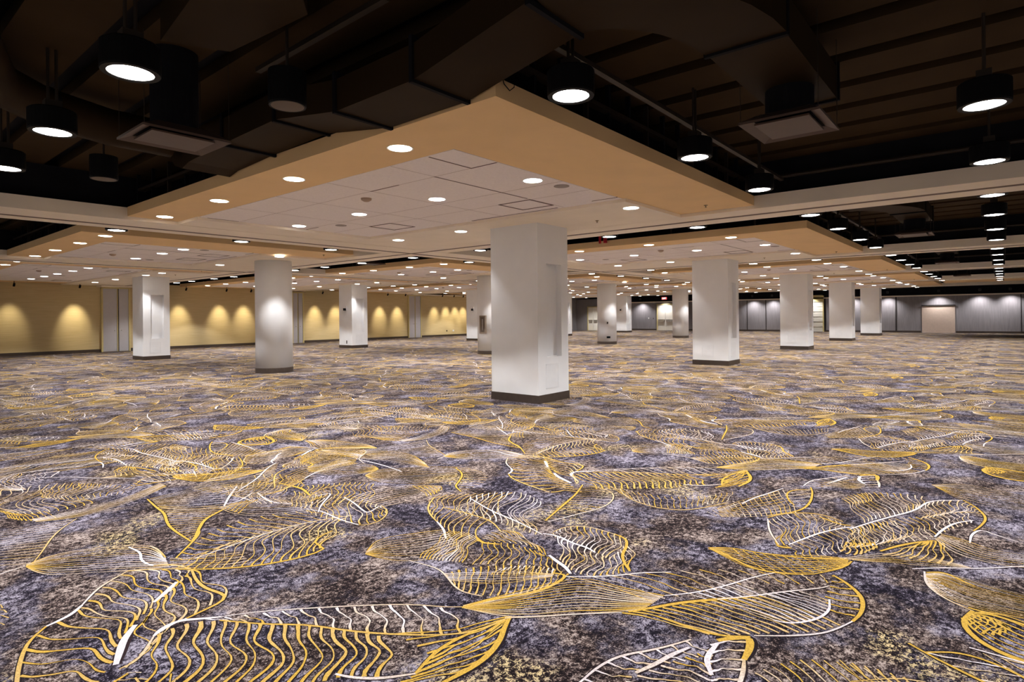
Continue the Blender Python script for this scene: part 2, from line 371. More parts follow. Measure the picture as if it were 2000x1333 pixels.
["C",14,0.03,12,0.2,0.3,[[289,199],[309,179],[330,157],[352,137],[365,114],[383,84]],[[292,147],[307,137],[324,126],[344,116],[362,91],[374,78]],0.07],
["C",14,0.03,12,0.8,0.7,[[312,133],[329,125],[343,116],[338,103],[345,97],[353,88]],[[312,88],[317,80],[324,74],[332,71],[339,71],[351,73]],0.05],
["C",15,0.03,15,0,0.2,[[271,153],[281,145],[293,136],[309,126],[323,115],[334,104]],[[279,110],[285,101],[292,94],[304,81],[314,70],[327,63]],0.08],
["C",7,0.03,17,0,0,[[385,78],[372,76],[356,76],[349,74],[341,71]],[[387,77],[377,69],[368,61],[358,58],[342,59]],-0.12],
["R",1,0,25,0,0,[[274,151],[284,144],[300,134],[316,120],[331,106]],[],0],
["R",1,0,13,1,0.8,[[302,144],[316,132],[335,122],[357,113],[372,104]],[],0],
["R",1,0,13,1,0.7,[[316,120],[332,106],[347,95],[364,80],[370,77]],[],0],
["R",1,0,15,1,1,[[353,73],[339,70],[324,74],[313,83],[312,90]],[],0],
["R",1,0,22,0,0,[[387,78],[382,71],[371,62],[360,58],[346,57],[335,59]],[],0],
["R",1,0,12,1,0.7,[[335,59],[321,64],[312,69],[301,80],[291,93]],[],0],
["R",1,0,13,1,0.8,[[288,200],[298,187],[309,176],[320,168],[332,154]],[],0],
["R",1,0,22,0,0,[[223,222],[237,217],[252,208]],[],0],
["R",1,0,11,0.5,0.8,[[229,197],[242,183],[252,174],[265,160],[271,153]],[],0],
["R",1,0,18,0,0,[[279,138],[279,130],[279,114],[282,103],[289,94]],[],0],
["L",9,0.015,11,0,0,[[382,150],[392,139],[394,123],[401,106],[412,91],[419,76]],[[380,148],[368,124],[367,112],[373,99],[386,85],[408,74]],0],
["C",12,0.02,10,0,0,[[391,138],[396,117],[406,98],[418,80]],[[368,109],[377,94],[391,81],[412,73]],-0.05],
["R",1,0,18,0,0,[[380,150],[381,141],[372,128],[367,115],[372,99],[382,87]],[],0],
["R",1,0,14,0,0,[[382,151],[392,139],[394,117],[408,90],[419,74],[414,73],[400,76],[382,87]],[],0],
["C",13,0.08,10,0.5,0.2,[[460,135],[476,133],[488,125],[496,113],[493,98],[482,89]],[[412,115],[419,112],[428,108],[444,103],[461,97],[473,91]],0.08],
["C",14,0.09,10,0.3,0.4,[[418,112],[434,108],[450,102],[463,95],[478,88],[489,81]],[[404,102],[409,94],[414,88],[424,83],[439,77],[454,72]],0.14],
["R",1,0,14,0.9,0.5,[[463,137],[436,128],[416,116]],[],0],
["R",1,0,17,1,1,[[420,111],[440,105],[456,100],[474,91],[483,84]],[],0],
["R",1,0,20,0,0,[[492,108],[483,93],[485,86]],[],0],
["R",1,0,15,0,0.1,[[466,138],[487,129],[500,110],[491,92]],[],0],
["R",1,0,26,0,0,[[414,117],[413,113],[415,108]],[],0],
["C",16,0.05,10,0.1,0.5,[[548,101],[576,95],[591,82],[597,68],[599,53]],[[498,79],[518,72],[530,63],[548,56],[568,51]],0.04],
["C",14,0.08,11,0.3,0.4,[[571,51],[589,44],[599,36],[605,26],[592,19],[574,13]],[[533,48],[546,39],[558,34],[565,28],[570,22],[574,17]],0.08],
["C",16,0.07,11,0.4,0.5,[[503,76],[516,68],[530,57],[542,45],[558,34],[573,24]],[[466,60],[471,51],[486,41],[499,36],[521,29],[545,19]],0.1],
["C",14,0.1,11,0.2,0.6,[[477,85],[489,81],[503,73],[516,63]],[[438,81],[446,71],[463,61],[477,53]],0.2],
["R",1,0,18,1,0.9,[[477,85],[501,76],[525,66],[553,53],[582,49],[595,41],[606,26]],[],0],
["R",1,0,16,0,0,[[606,26],[593,18],[566,10],[542,13],[526,17]],[],0],
["R",1,0,18,1,0.9,[[496,37],[516,34],[538,28],[552,18]],[],0],
["R",1,0,16,1,0.8,[[497,18],[517,18],[533,13],[526,6],[519,-7]],[],0],
["C",8,0.05,15,0,0.2,[[479,43],[487,39],[488,35],[486,32]],[[439,60],[443,49],[444,37],[446,27]],0.1],
["R",1,0,22,0,0,[[445,62],[465,53],[480,43],[487,37]],[],0],
["R",1,0,13,1,0.9,[[426,43],[439,29],[452,10],[475,-11],[491,-41]],[],0],
["L",8,0.01,11,0.3,0.6,[[491,36],[471,26],[463,10],[469,-11],[488,-41]],[[504,34],[502,22],[490,8],[493,-12],[493,-42]],0],
["L",6,0.01,9,0.1,0.4,[[416,80],[441,61],[452,43],[451,20]],[[420,69],[429,54],[437,34],[449,15]],0],
["C",8,0.05,16,0,0.1,[[449,82],[450,77],[454,72],[459,68]],[[429,82],[425,77],[430,71],[449,65]],0.1],
["L",18,0.015,9,0.3,0.1,[[423,36],[432,26],[427,10],[424,-10],[419,-33],[402,-51]],[[416,36],[401,32],[390,22],[387,13],[388,1],[390,-9],[394,-29],[399,-50]],0],
["C",6,0.02,9,0.9,0.9,[[416,36],[404,33],[396,29]],[[419,30],[409,26],[399,22]],-0.1],
["R",1,0,14,0.9,0.3,[[426,37],[408,35],[397,29],[390,22],[385,13]],[],0],
["R",1,0,18,0,0,[[425,36],[432,28],[426,21],[420,13]],[],0],
["L",9,0.03,16,0,0,[[384,12],[390,3],[386,-9],[382,-25],[365,-37]],[[373,17],[359,14],[350,6],[344,-8],[348,-24],[362,-37]],0],
["C",8,0.08,15,0,0,[[382,13],[382,9],[382,4],[376,0]],[[370,16],[361,11],[360,6],[372,-2]],0.2],
["R",1,0,28,0,0,[[385,13],[374,16],[364,16],[353,11],[346,3],[342,-8],[346,-24],[364,-38]],[],0],
["R",1,0,24,0,0,[[388,15],[387,7],[383,-9],[380,-25],[365,-37]],[],0],
["C",8,0.06,14,0.8,0.2,[[211,138],[223,137],[234,135],[244,129],[255,122],[266,116]],[[218,124],[230,122],[240,119],[245,114],[253,108],[264,104]],-0.12],
["C",9,0.05,14,0.2,0.4,[[214,125],[233,120],[243,116],[254,111],[266,105]],[[228,98],[237,95],[245,96],[252,98],[259,102]],0.1],
["C",6,0.04,17,0.9,0.3,[[270,106],[260,103],[252,98],[237,94]],[[284,93],[273,91],[264,89],[244,85]],0.12],
["R",1,0,24,1,0.6,[[262,113],[251,117],[241,119],[229,123]],[],0],
["R",1,0,15,0.9,0.6,[[208,138],[222,138],[236,135],[251,124],[269,115]],[],0],
["R",1,0,36,0,0,[[276,105],[284,99],[288,94],[280,91],[268,90]],[],0],
["R",1,0,20,0.3,0.9,[[268,90],[258,87],[244,85]],[],0],
["R",1,0,26,1,1,[[273,104],[264,104],[257,103],[248,97]],[],0],
["C",16,0.02,8,0.2,0.3,[[451,179],[482,170],[516,160],[547,149]],[[445,169],[457,150],[476,133],[490,124]],0.03],
["L",9,0.01,8,0.3,0.2,[[462,175],[503,165],[541,151]],[[447,166],[462,144],[488,127]],0],
["C",6,0.03,12,0.6,0.8,[[537,145],[519,139],[505,131]],[[562,130],[536,124],[507,118]],-0.08],
["R",1,0,15,1,0.9,[[487,164],[506,162],[524,157],[552,150]],[],0],
["R",1,0,18,0,0,[[570,132],[556,127],[521,121],[495,123],[471,139]],[],0],
["R",1,0,15,0,0,[[562,130],[553,142],[538,144],[517,136],[509,130]],[],0],
["L",11,0.01,9,0.2,0.4,[[643,50],[664,29],[657,7],[649,-16],[636,-37],[613,-55]],[[637,46],[609,30],[597,13],[606,-15],[607,-35],[608,-54]],0],
["C",8,0.04,10,0.1,0.1,[[551,104],[569,99],[582,92]],[[540,96],[545,90],[558,84]],0.1],
["C",15,0.04,8,0.2,0.1,[[265,772],[281,773],[299,759],[310,713],[311,678]],[[260,706],[259,670],[261,643],[275,659],[296,670]],0.1],
["C",9,0.03,8,0.8,0.8,[[210,661],[224,668],[243,667],[258,682]],[[214,626],[221,612],[229,612],[251,624]],0.05],
["C",11,0.06,8,0.1,0.1,[[261,643],[279,655],[302,670],[308,646]],[[243,597],[253,584],[267,587],[286,601]],0.08],
["R",1,0,15,0,0,[[256,684],[266,689],[264,650],[253,630]],[],0],
["R",1,0,14,1,1,[[206,642],[213,622],[223,614]],[],0],
["R",1,0,14,1,1,[[254,635],[246,608]],[],0],
["R",1,0,13,0,0,[[311,658],[301,626],[289,607],[265,584]],[],0],
["C",18,0.03,9,0.1,0.5,[[453,296],[435,289],[416,281],[397,280],[371,272],[357,267]],[[457,291],[457,272],[442,256],[421,249],[393,250],[359,263]],0.06],
["R",1,0,19,0,0,[[453,295],[428,285],[406,279],[379,272],[357,266]],[],0],
["R",1,0,13,0.1,0.9,[[454,289],[453,265],[436,252],[410,247],[380,256],[356,263]],[],0],
["C",22,0.03,8,0.1,0.2,[[465,280],[462,242],[470,208],[514,181]],[[451,253],[436,224],[440,200],[486,176]],0.05],
["R",1,0,13,0.3,0.1,[[464,263],[447,249],[437,229],[436,207],[446,190],[482,174]],[],0],
["L",9,0.015,11,0,0,[[298,579],[290,591],[275,597],[261,608],[249,623],[236,633]],[[296,577],[269,572],[258,574],[247,583],[236,599],[231,623]],0],
["C",12,0.02,10,0,0,[[289,590],[270,601],[254,615],[240,631]],[[255,576],[243,588],[234,605],[232,627]],0.05],
["R",1,0,18,0,0,[[298,577],[289,580],[274,575],[260,573],[246,582],[237,595]],[],0],
["R",1,0,14,0,0,[[299,578],[290,591],[269,599],[247,619],[234,634],[232,629],[231,615],[237,595]],[],0],
["C",13,0.08,10,0.5,0.2,[[304,658],[306,674],[301,687],[292,698],[277,699],[265,691]],[[272,617],[271,624],[270,634],[269,651],[267,669],[265,682]],-0.08],
["C",14,0.09,10,0.3,0.4,[[271,623],[271,640],[269,657],[266,671],[263,687],[259,700]],[[257,612],[251,619],[247,626],[244,636],[242,652],[241,668]],-0.14],
["R",1,0,14,0.9,0.5,[[307,660],[291,636],[274,620]],[],0],
["R",1,0,17,1,1,[[270,625],[270,646],[269,663],[265,683],[261,693]],[],0],
["R",1,0,20,0,0,[[286,696],[269,691],[263,695]],[],0],
["R",1,0,15,0,0.1,[[308,663],[305,685],[290,703],[270,699]],[],0],
["R",1,0,26,0,0,[[275,618],[270,618],[266,621]],[],0],
["C",16,0.05,10,0.1,0.5,[[294,752],[295,780],[287,798],[275,807],[261,813]],[[260,709],[258,730],[252,744],[250,763],[251,784]],-0.04],
["C",14,0.08,11,0.3,0.4,[[251,787],[249,806],[244,818],[236,826],[226,815],[216,799]],[[239,751],[233,766],[232,779],[228,787],[223,793],[219,798]],-0.08],
["C",16,0.07,11,0.4,0.5,[[258,715],[254,729],[247,746],[238,760],[232,779],[226,796]],[[233,683],[226,690],[220,707],[218,721],[217,744],[214,770]],-0.1],
["C",14,0.1,11,0.2,0.6,[[260,687],[259,700],[255,715],[249,730]],[[246,650],[238,661],[233,680],[229,695]],-0.2],
["R",1,0,18,1,0.9,[[260,687],[257,713],[254,738],[249,769],[252,798],[248,812],[236,827]],[],0],
["R",1,0,16,0,0,[[236,827],[225,817],[211,793],[207,769],[207,752]],[],0],
["R",1,0,18,1,0.9,[[219,718],[221,738],[221,761],[215,777]],[],0],
["R",1,0,16,1,0.8,[[200,724],[206,743],[205,760],[196,755],[182,752]],[],0],
["C",8,0.05,15,0,0.2,[[220,700],[218,709],[215,711],[211,710]],[[226,657],[216,664],[205,668],[196,672]],-0.1],
["R",1,0,22,0,0,[[229,662],[226,684],[220,701],[216,709]],[],0],
["R",1,0,13,1,0.9,[[206,649],[196,665],[181,682],[167,710],[142,733]],[],0],
["L",6,0.01,9,0.1,0.4,[[239,630],[227,659],[213,674],[190,679]],[[230,636],[218,649],[200,662],[185,678]],0],
["C",8,0.05,16,0,0.1,[[250,661],[245,663],[241,668],[239,674]],[[245,642],[239,639],[234,645],[233,665]],-0.1],
["C",16,0.02,8,0.2,0.3,[[344,638],[343,670],[343,705],[340,738]],[[333,634],[318,651],[306,674],[301,690]],-0.03],
["L",9,0.01,8,0.3,0.2,[[343,649],[344,692],[340,732]],[[330,637],[313,657],[303,687]],0],
["C",6,0.03,12,0.6,0.8,[[333,730],[323,714],[312,702]],[[325,758],[313,734],[300,708]],0.08],
["R",1,0,15,1,0.9,[[339,676],[342,695],[342,714],[342,743]],[],0],
["R",1,0,18,0,0,[[329,765],[321,753],[306,720],[301,695],[311,667]],[],0],
["R",1,0,15,0,0,[[325,758],[335,746],[333,731],[320,713],[312,706]],[],0],
["C",8,0.04,10,0.1,0.1,[[297,754],[297,772],[294,787]],[[287,745],[282,752],[280,766]],-0.1],
["L",10,0.01,8,0.7,0.3,[[259,427],[232,439],[218,463],[217,493]],[[283,458],[272,469],[256,482],[229,495]],0],
["C",6,0.02,11,0,0,[[220,467],[219,484],[220,494]],[[248,490],[242,495],[229,496]],0.1],
["R",1,0,15,1,0.9,[[261,419],[272,433],[294,452],[297,457],[280,459]],[],0],
["R",1,0,12,0.1,0.1,[[278,460],[291,472],[312,474],[323,467],[323,461]],[],0],
["L",12,0.02,10,0,0.6,[[369,487],[348,487],[336,501],[323,528]],[[373,488],[379,501],[379,520],[371,538],[353,547]],0],
["C",12,0.08,10,0.1,0.1,[[250,497],[243,502],[239,512],[235,530],[231,547],[228,561]],[[280,501],[303,514],[322,528],[335,543],[339,552],[341,556]],-0.15],
["C",14,0.1,10,0.8,0.4,[[244,527],[229,543],[224,560],[229,574],[248,588]],[[289,530],[295,544],[301,561],[312,577],[323,593]],-0.1],
["R",1,0,15,0.1,0.1,[[250,497],[274,498],[292,506],[308,517]],[],0],
["R",1,0,17,1,1,[[308,517],[323,527],[339,532]],[],0],
["R",1,0,16,1,0.8,[[250,529],[279,553],[295,572],[308,586],[323,598]],[],0],
["R",1,0,15,0.1,0.1,[[275,512],[288,538],[300,557],[322,569]],[],0],
["C",13,0.07,10,0,0.1,[[340,559],[342,565],[341,576],[345,588],[353,598],[361,606]],[[379,561],[377,568],[376,581],[373,594],[375,606],[381,616]],0.12],
["C",14,0.06,10,0.2,0.3,[[338,556],[330,550],[325,541],[325,532]],[[377,554],[376,547],[376,536],[374,526]],-0.1],
["C",12,0.08,9,0.4,0.2,[[335,558],[322,562],[316,570],[320,580]],[[340,567],[341,580],[344,594],[357,605]],0.1],
["R",1,0,22,0,0,[[333,553],[343,559],[344,563],[344,572]],[],0],
["C",14,0.09,11,0.1,0.6,[[319,605],[305,612],[301,626],[309,643],[319,657]],[[326,608],[334,617],[341,628],[351,639],[360,645]],0.1],
["C",15,0.08,12,0.6,0.2,[[325,609],[336,620],[343,632],[355,642],[356,647],[331,656]],[[364,615],[381,624],[384,633],[383,642],[379,650],[374,658]],0.08],
["R",1,0,19,1,1,[[320,599],[323,610],[335,620],[341,630],[349,636]],[],0],
["R",1,0,20,0,0,[[315,649],[322,657],[335,657],[350,653],[362,654],[374,658]],[],0],
["R",1,0,26,1,1,[[358,607],[367,613],[374,619],[383,623]],[],0],
["R",1,0,12,0.2,0.4,[[316,605],[304,614],[302,630],[315,649]],[],0],
["C",18,0.03,12,0,0.1,[[394,548],[386,556],[378,573],[374,592],[378,612],[383,621]],[[405,555],[414,563],[418,576],[416,588],[410,602],[396,616]],0.05],
["C",12,0.05,10,0.7,0,[[382,581],[376,589],[374,602],[378,612]],[[392,576],[390,589],[386,600],[386,612]],-0.1],
["R",1,0,22,0,0,[[383,612],[384,622],[400,614],[411,603],[421,582]],[],0],
["R",1,0,12,0.7,0.4,[[379,520],[386,541],[396,549],[414,562],[418,576]],[],0],
["L",6,0.01,10,0.6,0.3,[[394,548],[390,567],[385,590],[385,612]],[[402,554],[403,573],[400,590],[388,612]],0],
["L",14,0.01,12,0.1,0.3,[[430,569],[413,593],[395,613],[386,634],[397,653],[403,676]],[[433,569],[438,591],[434,611],[430,630],[426,649],[419,664]],0],
["R",1,0,13,1,0.8,[[387,620],[385,636],[381,651],[375,664],[372,682]],[],0],
["R",1,0,22,0,0,[[432,568],[423,580],[414,595]],[],0],
["C",18,0.03,9,0.1,0.5,[[196,619],[215,616],[236,614],[253,605],[279,599],[294,597]],[[195,626],[205,642],[226,649],[247,644],[271,629],[294,601]],0.06],
["R",1,0,19,0,0,[[197,620],[223,616],[245,611],[272,603],[294,597]],[],0],
["R",1,0,13,0.1,0.9,[[199,626],[212,646],[233,649],[258,640],[279,618],[297,599]],[],0]]
# ------------------------------------------------------------------ floor: broadloom carpet, woven leaf drawing repeats every 3.63 m
def resample(P, n):
    P = np.asarray(P, float)
    if len(P) > 2:   # rounded with one Chaikin-like pass on a parameter spline
        t = np.r_[0, np.cumsum(np.hypot(*np.diff(P, axis=0).T) + 1e-9)]; t /= t[-1]
        Q = P
        for _ in range(2):
            A = Q[:-1] * .75 + Q[1:] * .25; B = Q[:-1] * .25 + Q[1:] * .75
            Q = np.vstack([Q[:1], np.stack([A, B], 1).reshape(-1, 2), Q[-1:]])
        P = Q
    t = np.r_[0, np.cumsum(np.hypot(*np.diff(P, axis=0).T) + 1e-9)]; t /= t[-1]
    u = np.linspace(0, 1, n)
    return np.stack([np.interp(u, t, P[:, 0]), np.interp(u, t, P[:, 1])], 1)
def strokes(seg):
    """all the drawn lines of one carpet repeat: (points, widths, yarn mix)"""
    rs = np.random.RandomState(5); out = []
    for li, (kind, n, wob, w, a, b, P, Q, bow) in enumerate(LEAVES):
        P = np.array(P) / 100.; w = w / 1000.
        if kind == 'R':
            pts = resample(P, seg); L = np.linspace(0, 1, seg)
            wid = w * (0.55 + 0.45 * np.sin(np.pi * np.clip(L, 0.06, .94)) ** .7)
            out.append((pts, wid, a + (b - a) * L, li)); continue
        Q = np.array(Q) / 100.
        if kind == 'C': A = resample(P, n); B = resample(Q, n)
        else: A = resample(P, seg); B = resample(Q, seg)
        ph = rs.uniform(0, 6.28)
        if kind == 'C':
            def gap(T): d = np.hypot(*np.diff(T, axis=0).T); return np.r_[d[0], (d[:-1] + d[1:]) / 2, d[-1]]
            ga, gb = gap(A), gap(B)
        else: gl = np.hypot(*(A - B).T) / (n - 1.0)
        for k in range(n):
            L = np.linspace(0, 1, seg)
            if kind == 'C':
                p0, p1 = A[k], B[k]; base = p0[None] * (1 - L[:, None]) + p1[None] * L[:, None]
            else:
                f = k / (n - 1.0); base = A * (1 - f) + B * f
            d = base[-1] - base[0]; ln = np.hypot(*d) + 1e-6; nrm = np.array([-d[1], d[0]]) / ln
            amp = wob * ln * (1 + .25 * rs.randn()) * 0.55
            env = np.sin(np.pi * L)
            off = amp * np.sin(2 * np.pi * L * 1.0 + ph + .12 * k) * env * 1.6 + bow * ln * env * 0.55
            off = off + 0.003 * np.sin(2 * np.pi * L * 3 + rs.uniform(0, 6)) * env
            pts = base + nrm[None] * off[:, None]
            wid = w * (0.66 + 0.22 * np.cos(2 * np.pi * L) + .1 * rs.randn()) * (1 + .12 * rs.randn(seg))
            if kind == 'C': wid = np.minimum(wid, .62 * (ga[k] * (1 - L) + gb[k] * L) + .0015)
            else: wid = np.minimum(wid, .58 * gl + .0015)
            mixv = np.clip(a + (b - a) * L + (.03 + .16 * (a + b > .3)) * rs.randn() + .22 * np.sin(6 * L + k * .5) * (a + b > .3), 0, 1)
            out.append((pts, np.maximum(wid, w * .18), mixv, li))
    return out
def ribbon_arrays(st, zbase, wmul, side=0.0):
    V = []; Fq = []; Y = []; n0 = 0
    for pts, wid, mx, li in st:
        d = np.gradient(pts, axis=0); ln = np.hypot(d[:, 0], d[:, 1])[:, None] + 1e-9; nrm = np.stack([-d[:, 1], d[:, 0]], 1) / ln
        h = (wid * wmul / 2)[:, None]; z = np.full((len(pts), 1), zbase + 0.000008 * li)
        c = pts + nrm * side * h
        a = np.hstack([c + nrm * h, z]); b = np.hstack([c - nrm * h, z])
        m = len(pts); V += [a, b]; Y += [mx, mx]
        i = np.arange(m - 1); Fq.append(np.stack([n0 + i, n0 + i + 1, n0 + m + i + 1, n0 + m + i], 1)); n0 += 2 * m
    return np.vstack(V), np.vstack(Fq), np.concatenate(Y)
PERX, PERY = 3.63, 7.30
FX0, FX1, FY0, FY1 = -4.0, XW, -12.0, YW
def make_floor():
    Vs = [np.array([(FX0, FY0, 0), (FX1, FY0, 0), (FX1, FY1, 0), (FX0, FY1, 0)], float)]
    Fs = [np.array([[0, 1, 2, 3]])]; Ys = [np.zeros(4)]; Ms = [np.array([0])]; n0 = 4
    hi = strokes(18); md = strokes(11); lo = strokes(7)
    sets = {'hi': (ribbon_arrays(hi, .0016, 1.0), ribbon_arrays(hi, .0008, 1.75, 0.12)),
            'md': (ribbon_arrays(md, .0016, 1.0), ribbon_arrays(md, .0008, 1.7, 0.12)),
            'lo': (ribbon_arrays(lo, .0022, 1.1), None)}
    for iy in range(-3, 6):
        for ix in range(-3, 16):
            ox, oy = ix * PERX, iy * PERY
            cx, cy = ox + 3.3, oy + 3.2
            q = view_px(cx, cy, 0); r = math.hypot(cx, cy)
            if q is None and r > 6: continue
            if q and r > 7 and not (-1500 < q[0] < 3500): continue
            key = 'hi' if r < 7.5 else ('md' if r < 16 else 'lo')
            for si, part in enumerate(sets[key]):
                if part is None: continue
                V, Q, Y = part
                W = V + np.array([ox, oy, 0])
                keep = (W[Q[:, 0], 0] > FX0) & (W[Q[:, 2], 0] < FX1 - .05) & (W[Q[:, 0], 1] > FY0) & (W[Q[:, 0], 1] < FY1 - .05) & (W[Q[:, 2], 1] < FY1 - .05) & (W[Q[:, 0], 0] < FX1 - .05)
                Vs.append(W); Fs.append(Q[keep] + n0); Ys.append(Y); Ms.append(np.full(keep.sum(), 1 + si)); n0 += len(W)
    V = np.vstack(Vs).astype(np.float32); Fc = np.vstack(Fs).astype(np.int32); Y = np.concatenate(Ys).astype(np.float32); Mi = np.concatenate(Ms).astype(np.int32)
    me = bpy.data.meshes.new('floor'); me.vertices.add(len(V)); me.vertices.foreach_set('co', V.ravel())
    me.loops.add(len(Fc) * 4); me.loops.foreach_set('vertex_index', Fc.ravel())
    me.polygons.add(len(Fc)); me.polygons.foreach_set('loop_start', np.arange(0, len(Fc) * 4, 4, dtype=np.int32))
    for m in (M_CARPET, M_YARN, M_YARN_DARK): me.materials.append(m)
    me.polygons.foreach_set('material_index', Mi)
    at = me.attributes.new('yarn', 'FLOAT', 'POINT'); at.data.foreach_set('value', Y)
    me.update(calc_edges=True)
    o = bpy.data.objects.new('floor', me); COL.objects.link(o); tag(o, kind='structure')
    print('floor quads', len(Fc))
make_floor()

# ------------------------------------------------------------------ shell
def struct(name, mb, m):
    o = mb.build(name, m); tag(o, kind='structure'); return o
deck = MB()
deck.box(FX0, FY0, ZD + .12, XW + .3, YW + .3, ZD + .2, 1)
k = 0
x = 6.24 - .74 * 13
while x < XW:
    deck.box(x, FY0, ZD, min(x + .54, XW), YW, ZD + .12, 0); x += .74
struct('ceiling', deck, [M_DECK, M_BLACK])
w = MB(); w.box(FX0, YW, 0, 49.2, YW + .3, 3.30, 0); w.box(FX0, YW, 3.30, 52.6, YW + .3, ZD, 1)
struct('wall_left', w, [M_WALL, M_BLACK])
w = MB(); w.box(49.2, YW, 0, 52.6, YW + .3, 3.30); struct('wall_left_end', w, M_GREYW)
w = MB()
w.box(XW, FY0, 0, XW + .3, YW, 2.66, 0); w.box(XW, FY0, 2.66, XW + .3, YW, ZD, 1)
struct('wall_far', w, [M_GREYW, M_BLACK])
w = MB(); w.box(XW - .10, FY0, 2.66, XW, 30.2, 2.75); struct('trim_1', w, M_CREAM)
# skirting: left wall between the doors, far wall
w = MB()
for a, b in ((FX0, 9.10), (10.36, 18.92), (19.74, 28.0), (29.28, 49.2)): w.box(a, YW - .018, 0, b, YW, .14)
struct('baseboard_left', w, M_BASE)
w = MB()
for a, b in ((FY0, 2.55), (4.6, 11.0), (12.6, 23.6), (25.5, 30.2)): w.box(XW - .018, a, 0, XW, b, .14)
struct('baseboard_far', w, M_BASE)
# dark vertical joints of the far wall panels
for k, (y, ww) in enumerate(((6.13, .10), (7.30, .05), (10.95, .16), (15.45, .06), (14.2, .14), (17.0, .06), (-.95, .04))):
    w = MB(); w.box(XW - .02, y - ww / 2, .14, XW, y + ww / 2, 2.66); struct('trim_%d' % (k + 2), w, M_JOINT)
# alcove wall at the far left corner, set forward of the far wall
w = MB(); w.box(50.0, 30.2, 0, 50.3, YW, 3.1); w.box(50.3, 30.2, 0, XW, 30.4, 3.1)
struct('wall_alcove', w, M_GREYW)
# ------------------------------------------------------------------ ceiling islands, track beams, bulkheads
ORD = ['nearest', 'second', 'third', 'fourth', 'fifth']
ROWNAME = ['right-hand row', 'middle row', 'row along the tan wall']
ROWS = [(2.95, 10.88, 4.20, 10.10), (13.35, 19.65, 14.76, 18.90), (20.87, YW - .02, 22.1, 31.8)]
ISL = {}
def island(i, j):
    y0, y1, t0, t1 = ROWS[j]; ox = i * SX
    e = ISL[(i, j)] = empty('ceiling_island', (ox, 0, 0))
    tag(e, 'tan dropped ceiling panel with white tiled centre, %s in the %s' % (ORD[i], ROWNAME[j]), 'ceiling panel', 'dropped ceiling islands around the columns')
    m = MB(); m.box(3.38, y0, ZP, 9.44, y1, ZT); m.build('tan_panel', M_TAN, e)
    m = MB(); m.box(4.17, t0, ZP - .006, 7.56, t1, ZP + .02, 0)
    for sx in (4.83, 6.05, 6.70): m.box(sx - .004, t0, ZP - .0075, sx + .004, t1, ZP, 1)
    y = t0 + .99
    while y < t1 - .2: m.box(4.17, y - .004, ZP - .0075, 7.5, y + .004, ZP, 1); y += 1.225
    def seam(xa, ya, xb, yb, w=.018): m.box(min(xa, xb) - w / 2, min(ya, yb) - w / 2, ZP - .009, max(xa, xb) + w / 2, max(ya, yb) + w / 2, ZP, 2)
    a = t0
    seam(4.2, a + .39, 4.83, a + .39); seam(4.83, a + .02, 4.83, a + .39); seam(4.83, a + .99, 6.60, a + .99); seam(4.83, a + 1.66, 4.83, a + 2.22)
    seam(7.40, a, 7.40, a + .4); seam(7.49, a + 1.1, 7.49, a + 2.9, .025); seam(6.1, t1 - .02, 6.1, t1 - .4); seam(4.3, t1 - .02, 4.8, t1 - .02)
    m.build('tile_field', [M_TILE, M_SEAM2, M_SEAM], e)
    for qy in (a + 1.0, t1 - 1.75):
        m = MB()
        for b in ((6.68, qy, 7.27, qy + .02), (6.68, qy + .58, 7.27, qy + .6), (6.68, qy, 6.70, qy + .6), (7.25, qy, 7.27, qy + .6)): m.box(b[0], b[1], ZP - .012, b[2], b[3], ZP)
        m.build('access_hatch_frame', M_SEAM, e)
    m = MB(); m.prism([(7.57, t0 - .05), (9.44, t0 - .05), (9.44, y1), (4.14, y1), (4.14, t1), (7.57, t1)] if j < 2 else [(7.57, t0 - .05), (9.44, t0 - .05), (9.44, y1), (7.57, y1)], ZC, ZP + .05)
    m.build('lowered_soffit', M_CREAM, e)
    if i < 2 or (i == 2 and j == 0):
        n = 0; x = 3.6
        while x < 9.3:
            m = MB(); m.box(x, y0 + .12, ZT, x + .03, y0 + .17, ZD); m.build('stud', M_STRUT if n % 3 == 0 else M_BLACK, e); x += .42; n += 1
        y = y0 + .4
        while y < y1:
            m = MB(); m.box(3.50, y, ZT, 3.55, y + .03, ZD); m.build('stud', M_STRUT if n % 3 == 0 else M_BLACK, e); y += .62; n += 1
        m = MB(); m.box(3.46, y0 + .1, ZT + .24, 9.4, y0 + .18, ZT + .28); m.box(3.47, y0 + .1, ZT + .24, 3.57, y1 - .2, ZT + .28); m.build('stud_rail', M_STRUT, e)
        m = MB(); m.box(3.9, y0 + .5, ZT, 9.3, y0 + .55, ZD); m.box(3.9, y0 + .5, ZT, 3.95, y1 - .3, ZD); m.build('backing_board', M_BLACK, e)
    return e
for i in range(5):
    for j in range(3):
        island(i, j)
e = empty('ceiling_island', (0, 0, 0))
tag(e, 'long tan dropped ceiling strip at the far right before the grey wall', 'ceiling panel')
m = MB(); m.box(38.9, FY0 + .1, ZP, 43.4, 2.6, ZT); m.build('tan_panel', M_TAN, e)
m = MB(); m.box(38.7, FY0 + .1, ZP - .03, 39.2, 2.6, ZT + .01); m.build('edge_strip', M_CREAM, e)

